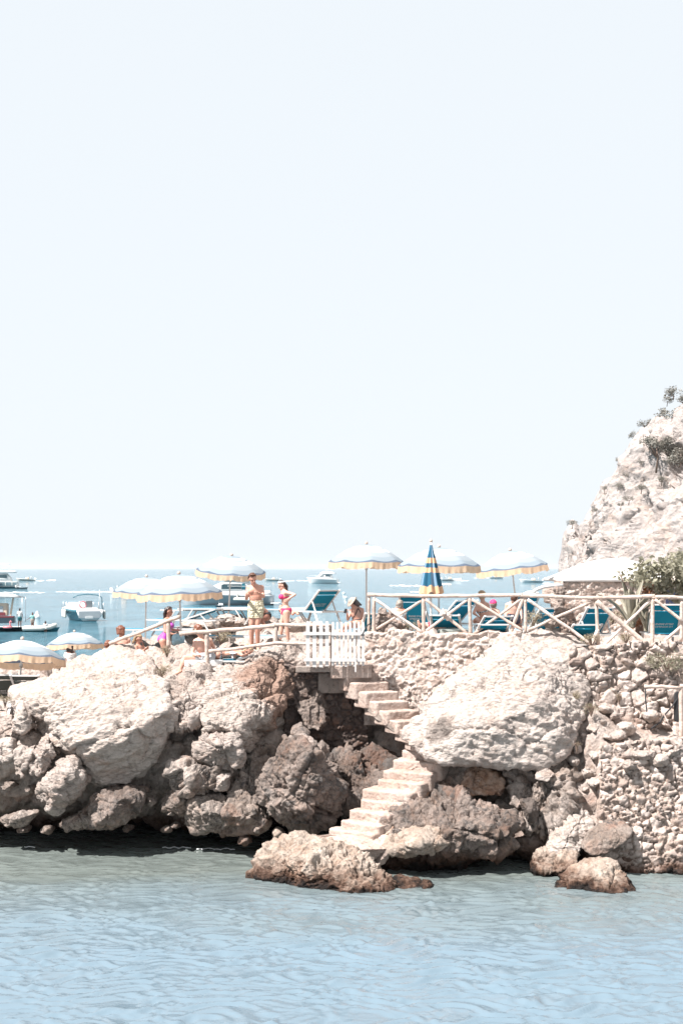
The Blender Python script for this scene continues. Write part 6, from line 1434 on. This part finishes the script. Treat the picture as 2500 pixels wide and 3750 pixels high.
# pines and scrub on the headland
def tree(px, py, Y, r, label, seed, flat=.5, umbrella=False, n=700):
    o = W(px, py, Y); root = thing('pine_tree' if umbrella else 'bush', label, 'tree' if umbrella else 'bush', o, 0, None if umbrella else 'bushes on the headland'); rs = np.random.RandomState(seed)
    h = r * (1.15 if umbrella else -.15); cs = []
    for k in range(12):
        a = rs.uniform(0, 6.28); d = r * rs.rand() ** .5 * .85; cs.append((math.cos(a) * d, math.sin(a) * d * .7, h + rs.uniform(-.2, .45) * r * flat + r * flat * .5 * (1 - (d / r) ** 2), r * rs.uniform(.2, .36), (1, 1, .7 if umbrella else 1)))
    P = clumped(n, cs, seed + 5); leaves('crown', P, rs.uniform(.12, .24, n) * r * .9, M['pine'], root, None, seed=seed + 1, narrow=.5, droop=-.2)
    bm = bmesh.new(); add_tube(bm, [(0, 0, -.4), (.1 * r, 0, h * .5), (0, 0, h)], [r * .06, r * .045, r * .02], 7)
    for c in cs[:7]: add_tube(bm, [(.06 * r, 0, h * .45), (c[0] * .5, c[1] * .5, h * .8), c[:3]], [r * .03, r * .02, r * .008], 5)
    obj('trunk', fixn(bm), M['bark'], root, True)
tree(2400, 1712, 104.3, 1.35, 'flat topped umbrella pine clinging to the middle of the headland', 5, .5, True)
for k, (px, py, Y, r) in enumerate([(2462, 1446, 110.0, .9), (2425, 1525, 109.3, .8), (2355, 1556, 109.3, .7), (2318, 1598, 109.5, .55), (2270, 1690, 108.5, .5), (2450, 1610, 106, 1.3), (2480, 1540, 107, 1.3), (2500, 1620, 105, 1.4), (2440, 1660, 105, 1.1), (2485, 1690, 104, 1.2), (2375, 1600, 107.5, .5), (2260, 1780, 106, .45), (2300, 1830, 104.5, .5), (2210, 1790, 107.5, .4), (2495, 1470, 109, .7), (2470, 1660, 104.5, .8), (2440, 1470, 110.2, .5), (2480, 1580, 106, 1.2), (2440, 1570, 107.3, 1.1), (2410, 1640, 106.5, .7), (2380, 1660, 106.2, .6), (2330, 1650, 107.2, .5), (2300, 1740, 106.3, .5), (2345, 1790, 104.6, .6), (2270, 1850, 104.2, .4), (2180, 1870, 105.8, .35), (2093, 1918, 106.3, .5), (2420, 1760, 103.8, .6), (2350, 1700, 105.5, .5)]):
    tree(px, py, Y, r, 'grey green bush growing on the headland rock', 60 + k, .8, n=420)
# ================================================================ hut with a white domed roof
def hut():
    Y = 35.2; o = W(2270, 2250, Y); root = thing('stone_hut', 'low stone hut with a broad white domed roof before the headland', 'hut', o)
    xl, xr = W(2052, 2200, Y).x, W(2560, 2200, Y).x; zb, zt = 3.6, W(0, 2117, Y).z
    w = stone_wall('wall', (xl, Y, zb), (xr, Y, zb), (xr, Y, zt), (xl, Y, zt), .26, .05, M['wall'], None, thick=1.2, st=.035, seed=61, mortar=.14); w.parent = root; w.location = Vector(w.location) - o
    for kk in ('category', 'label'):
        if kk in w: del w[kk]
    n, m = 60, 16; V = []
    x0, x1 = W(2058, 0, Y).x, W(2450, 0, Y).x; ze, ztop = W(0, 2120, Y).z, W(0, 2044, Y).z
    for i in range(n + 1):
        u = i / n; x = x0 + (x1 - x0) * u
        hh = (ztop - ze) * (1 - abs((u - .62) / .62 if u < .62 else (u - .62) / .48) ** 2.1)
        for j in range(m + 1):
            v = j / m; V.append((x, Y - .10 + 3.4 * v, ze + max(0, hh) * math.sin(math.pi * v * .95) ** .55))
    for i in range(n + 1):
        for j in range(m + 1): pass
    o2 = np_mesh('roof', np.array(V) - np.array(o[:]), grid_faces(n + 1, m + 1), M['whitecloth'], root)
    md = bpy.data.objects['roof']; 
    bm = bmesh.new(); bm.from_mesh(o2.data); r = bmesh.ops.extrude_face_region(bm, geom=bm.faces[:]); bmesh.ops.translate(bm, verts=[g for g in r['geom'] if isinstance(g, bmesh.types.BMVert)], vec=(0, 0, -.07)); fixn(bm).to_mesh(o2.data); bm.free()
    part = bmesh.new(); add_box(part, Vector(W(2492, 2240, Y - .08)) - o, (.75, .12, 1.15)); obj('doorway', part, M['navy'], root)
    for x, z0 in ((2347, 2330), (2492, 2330)):
        a, b = W(x, z0, 31.9), W(x - 1, 2060, 31.9); log('roof_post', [a - o, b - o], .055, M['logwhite'], root, 7)
    return root
hut()
rock('boulder', [W(2095, 2200, 36) + Vector(d) for d in ((-.5,0,-.6),(.5,0,-.6),(-.3,-.3,.5),(.2,-.3,.6),(.1,.4,.3),(-.6,.1,.2),(.6,.2,.1))], M['lime2'], 'rough rock closing the left end of the stone hut', res=5, seed=501)
# ================================================================ driftwood
M['drift'] = rock_mat('driftwood', (.36, .31, .28), (.17, .14, .125), pink=(.40, .22, .14), pinkamt=.4, darkamt=.45, tide_shade=False, stain=.25)
def driftwood(name, label, paths, voxel=.014, seed=1):
    bm = bmesh.new()
    for pts, r0, r1 in paths:
        P = [Vector(p) for p in pts]; full = []
        for i in range(len(P) - 1):
            for k in range(6): full.append(P[i].lerp(P[i + 1], k / 6))
        full.append(P[-1]); n = len(full)
        full = [p + Vector((float(gnoise(np.array([[i * .5, seed, 0.]]), 1)[0]), float(gnoise(np.array([[i * .5, seed, 5.]]), 2)[0]), float(gnoise(np.array([[i * .5, seed, 9.]]), 3)[0]))) * .05 for i, p in enumerate(full)]
        add_tube(bm, full, [(r0 + (r1 - r0) * i / n) * (1 + .35 * float(gnoise(np.array([[i * .7, seed + 3., 0]]), 4)[0])) for i in range(n)], 9)
    V, F = remeshed(bm, voxel, 1); nr = vnormals(V, F); S_ = V * np.array([14, 14, 7])
    V = V + nr * (ridged(S_, 3, seed) * .014 - np.clip(fbm(V * 11, 2, seed + 3) - .15, 0, 1) * .10)[:, None]
    base = Vector((float(V[:, 0].mean()), float(V[:, 1].mean()), float(V[:, 2].min())))
    o = np_mesh(name, V, F, M['drift'], loc=base[:]); return tag(o, label, 'driftwood')
d1 = lambda x, y, Y=30.3: W(1360 + x * .1786, 2120 + y * .1786, Y)
driftwood('driftwood_stump', 'hollow grey driftwood stump inside the first railing bay beside the gate', [([d1(180, 1090), d1(200, 900), d1(220, 760), d1(245, 620)], .20, .06), ([d1(200, 900), d1(330, 820), d1(430, 690)], .16, .04), ([d1(190, 1060), d1(380, 1040), d1(620, 1080)], .17, .09), ([d1(260, 1000), d1(450, 930), d1(600, 960), d1(640, 1040)], .15, .06), ([d1(300, 1080, 30.1), d1(500, 1000, 30.1)], .1, .1)], seed=5)
d2 = lambda x, y, Y=29.35: W(1900 + x * .2041, 2120 + y * .2041, Y)
driftwood('driftwood_figure', 'twisted standing driftwood tied to the railing like a carved figure', [([d2(740, 640), d2(770, 520), d2(750, 420), d2(730, 330)], .11, .05), ([d2(730, 330), d2(700, 250), d2(630, 170)], .06, .05), ([d2(740, 270), d2(790, 230), d2(830, 170)], .07, .03), ([d2(690, 200), d2(760, 210), d2(810, 250)], .06, .05), ([d2(720, 640), d2(610, 760), d2(520, 840), d2(540, 940)], .10, .06), ([d2(760, 660), d2(800, 820), d2(810, 950), d2(860, 1030)], .09, .04), ([d2(820, 620), d2(930, 690), d2(960, 780), d2(980, 870)], .09, .05), ([d2(850, 760), d2(930, 880), d2(980, 990), d2(1010, 1020)], .07, .03), ([d2(690, 500), d2(720, 600), d2(820, 560), d2(890, 520), d2(850, 460)], .07, .05), ([d2(600, 760), d2(720, 800), d2(830, 760)], .07, .06)], seed=9)
# ================================================================ small things
def soft(name, label, cat, q, mat, seed, amp=.6, res=5):
    o = rock(name, q, mat, label, res=res, p=8, amp=amp, seed=seed, facet=.25, pit=.2, cat=cat); return o
def pad(name, label, cat, a, b, depth, h, mat, seed):
    a, b = Vector(a), Vector(b); q = [p + Vector((0, dy, dz)) for p in (a, b) for dy in (-depth / 2, depth / 2) for dz in (0, h)]
    return soft(name, label, cat, q, mat, seed, .25)
M['paleblue'] = plain('pale_blue_canvas', (.30, .46, .54), .8, .12, 12); M['padwhite'] = plain('white_cushion', (.66, .65, .64), .85, .05); M['padgrey'] = plain('grey_green_cushion', (.25, .27, .25), .85, .2, 20)
q = Zf(640, 2200, .2296)
pad('lounger_cushion', 'thick white cushion under the seated man in checked shorts', 'cushion', q(195, 1045, 30.0), q(760, 1040, 30.15), .62, .14, M['padwhite'], 601)
pad('lounger_cushion', 'grey green cushion lying along the wall top under the railing knot', 'cushion', W(1608, 2322, 30.15), W(1708, 2321, 30.15), .5, .10, M['padgrey'], 602)
q = Zf(350, 2200, .2232)
soft('beach_bag', 'pale blue beach bag in front of the woman in the violet swimsuit', 'bag', [q(x, y, Y) for x, y, Y in ((1255, 600, 31.6), (1290, 540, 31.8), (1460, 560, 31.8), (1480, 640, 31.7), (1430, 740, 31.6), (1260, 720, 31.6), (1360, 640, 31.4), (1360, 600, 32))], M['paleblue'], 603, 1.0)
q = Zf(640, 2200, .2296)
soft('towel', 'white crumpled towel on the lying woman', 'towel', [q(x, y, Y) for x, y, Y in ((868, 790, 30.2), (880, 845, 30.1), (1000, 830, 30.1), (1040, 790, 30.25), (940, 780, 30.3), (940, 850, 30.05))], M['padwhite'], 604, .8)
q = Zf(1090, 2040, .185)
bm = bmesh.new(); add_box(bm, q(945, 1068, 31.22), (.06, .014, .10), Matrix.Rotation(.4, 3, 'Y')); o = obj('phone', bm, M['black'], None); tag(o, 'dark phone held by the woman in the sun hat', 'phone')
soft('folded_towels', 'dark folded towel on the wall top right of the second railing post', 'towel', [W(x, y, Y) for x, y, Y in ((1572, 2318, 30.0), (1580, 2310, 30.2), (1608, 2312, 30.2), (1610, 2320, 30.0), (1590, 2307, 30.1), (1590, 2321, 29.95))], M['tealcloth'], 605, .6)
# canopy hoop at the terrace back
b = thing('shade_canopy', 'white curved shade canopy at the back of the right terrace before the hut', 'canopy', W(1985, 2230, 34.5))
ob = W(1985, 2230, 34.5)
tube_obj('hoop', [W(x, y, 34.5) - ob for x, y in ((1945, 2172), (1965, 2158), (1990, 2149), (2020, 2145), (2060, 2144))], .045, M['white_paint'], b)
o = soft('shade_cloth', None, None, [W(x, y, Y) for x, y, Y in ((1900, 2178, 34.6), (1935, 2165, 34.6), (1975, 2172, 34.6), (1975, 2190, 34.5), (1905, 2192, 34.5), (1940, 2185, 34.2), (1940, 2170, 35))], M['padwhite'], 606, 1.2); 
if 'label' in o: del o['label']
o.location = Vector(o.location) - ob; o.parent = b
# cables and mat behind the low rail
tube_obj('cable', [W(x, y, 27.9 - k * .06) for k, (x, y) in enumerate([(2490, 2542), (2460, 2585), (2430, 2620), (2415, 2645), (2382, 2668)])], .016, M['black']); tag(bpy.data.objects['cable'], 'dark cable swinging down from the low rail post', 'cable')
o = tube_obj('cable', [W(x, y, 27.95 - k * .02) for k, (x, y) in enumerate([(2361, 2520), (2362, 2565), (2366, 2600), (2366, 2630), (2386, 2645)])], .014, M['black']); tag(o, 'thin dark cable hanging from the free end of the low rail', 'cable')
o = tube_obj('rope', [W(x, y, 27.75 - k * .03) for k, (x, y) in enumerate([(2418, 2600), (2430, 2617), (2445, 2650), (2465, 2676), (2492, 2688)])], .012, M['logwhite']); tag(o, 'pale rope drooping to the foot of the low rail post', 'rope')
b = pad('rolled_mat', 'dark woven mat hanging behind the low rail post', 'mat', W(2468, 2640, 27.9), W(2530, 2640, 27.9), .06, .56, M['black'], 610)
o = tube_obj('strap', [W(x, y, 28.95 - k * .05) for k, (x, y) in enumerate([(1357, 2282), (1345, 2290), (1336, 2305), (1328, 2322), (1322, 2326), (1334, 2325)])], .013, M['black']); tag(o, 'dark strap looped from the railing end to the gate', 'strap')
# rounded white stones along the sea side of the left terrace
for k, (x, y, r) in enumerate([(845, 2275, .26), (870, 2280, .2), (895, 2283, .22), (825, 2266, .2), (780, 2292, .3), (700, 2300, .25), (1090, 2292, .2)]):
    c = W(x, y, 36.3 if x < 1000 and y < 2310 else 33.0)
    rock('stone', [c + Vector((math.cos(a) * r * 1.4, rnd.uniform(-.6, .6) * r, math.sin(a) * r * .7)) for a in np.linspace(0, 5.6, 8)] + [c + Vector((0, -r, 0)), c + Vector((0, r, 0))], M['lime'], 'rounded white stone on the left terrace behind the bathers', res=4, seed=520 + k, cat='stone', group='rounded stones on the left terrace')
SUN = (-.48, -.34, .81); SUN_E = 5.0; EXPO = 1.18; SKY_MIX = .94; SKY_COL = (3.95, 4.19, 4.4); HAZE = .00003
# ================================================================ camera, light, sky
cam = bpy.data.cameras.new('camera'); co = bpy.data.objects.new('camera', cam); COL.objects.link(co)
co.location = (0, 0, CAMZ); co.rotation_euler = (R(90), 0, 0)
cam.sensor_fit = 'VERTICAL'; cam.sensor_height = 36; cam.sensor_width = 24; cam.lens = 50; cam.shift_y = (HORY - 1875) / 3750
cam.clip_start = .5; cam.clip_end = 60000
SC.camera = co
S = Vector(SUN).normalized()
sun = bpy.data.lights.new('sun', 'SUN'); sun.energy = SUN_E; sun.angle = R(.53); sun.color = (1, .962, .925)
so = bpy.data.objects.new('sun', sun); COL.objects.link(so); so.location = (-20, -10, 40)
so.rotation_euler = S.to_track_quat('Z', 'Y').to_euler()
w = bpy.data.worlds.new('World'); SC.world = w; w.use_nodes = True
nt = w.node_tree; bg = nt.nodes['Background']
sk = nt.nodes.new('ShaderNodeTexSky'); sk.sky_type = 'NISHITA'; sk.sun_disc = False
sk.sun_elevation = math.asin(S.z); sk.sun_rotation = math.atan2(S.x, S.y)
sk.air_density = 1.0; sk.dust_density = 1.2; sk.ozone_density = 1.0
hs = nt.nodes.new('ShaderNodeHueSaturation'); hs.inputs['Saturation'].default_value = .55
nt.links.new(sk.outputs[0], hs.inputs['Color'])
mx = nt.nodes.new('ShaderNodeMix'); mx.data_type = 'RGBA'; mx.inputs[0].default_value = SKY_MIX
nt.links.new(hs.outputs[0], mx.inputs[6]); mx.inputs[7].default_value = (*SKY_COL, 1)
nt.links.new(mx.outputs[2], bg.inputs['Color']); bg.inputs['Strength'].default_value = .1
vs = SC.view_settings; vs.view_transform = 'Standard'; vs.look = 'None'; vs.exposure = EXPO; vs.gamma = 1
SC.render.film_transparent = False
SC.cycles.max_bounces = 6; SC.cycles.diffuse_bounces = 3; SC.cycles.glossy_bounces = 3; SC.cycles.volume_bounces = 1

# thin sea air: pales the water towards the horizon
bm = bmesh.new(); add_box(bm, (0, 6300, 15), (28000, 12700, 40)); hz = obj('haze', bm, None or bpy.data.materials.new('sea_haze'), None)
hm = hz.data.materials[0]; hm.use_nodes = True; nt = hm.node_tree; nt.nodes.remove(nt.nodes['Principled BSDF'])
pv_ = nt.nodes.new('ShaderNodeVolumePrincipled'); pv_.inputs['Color'].default_value = (.86, .93, 1, 1); pv_.inputs['Density'].default_value = HAZE
nt.links.new(pv_.outputs[0], nt.nodes['Material Output'].inputs['Volume']); tag(hz, kind='stuff')
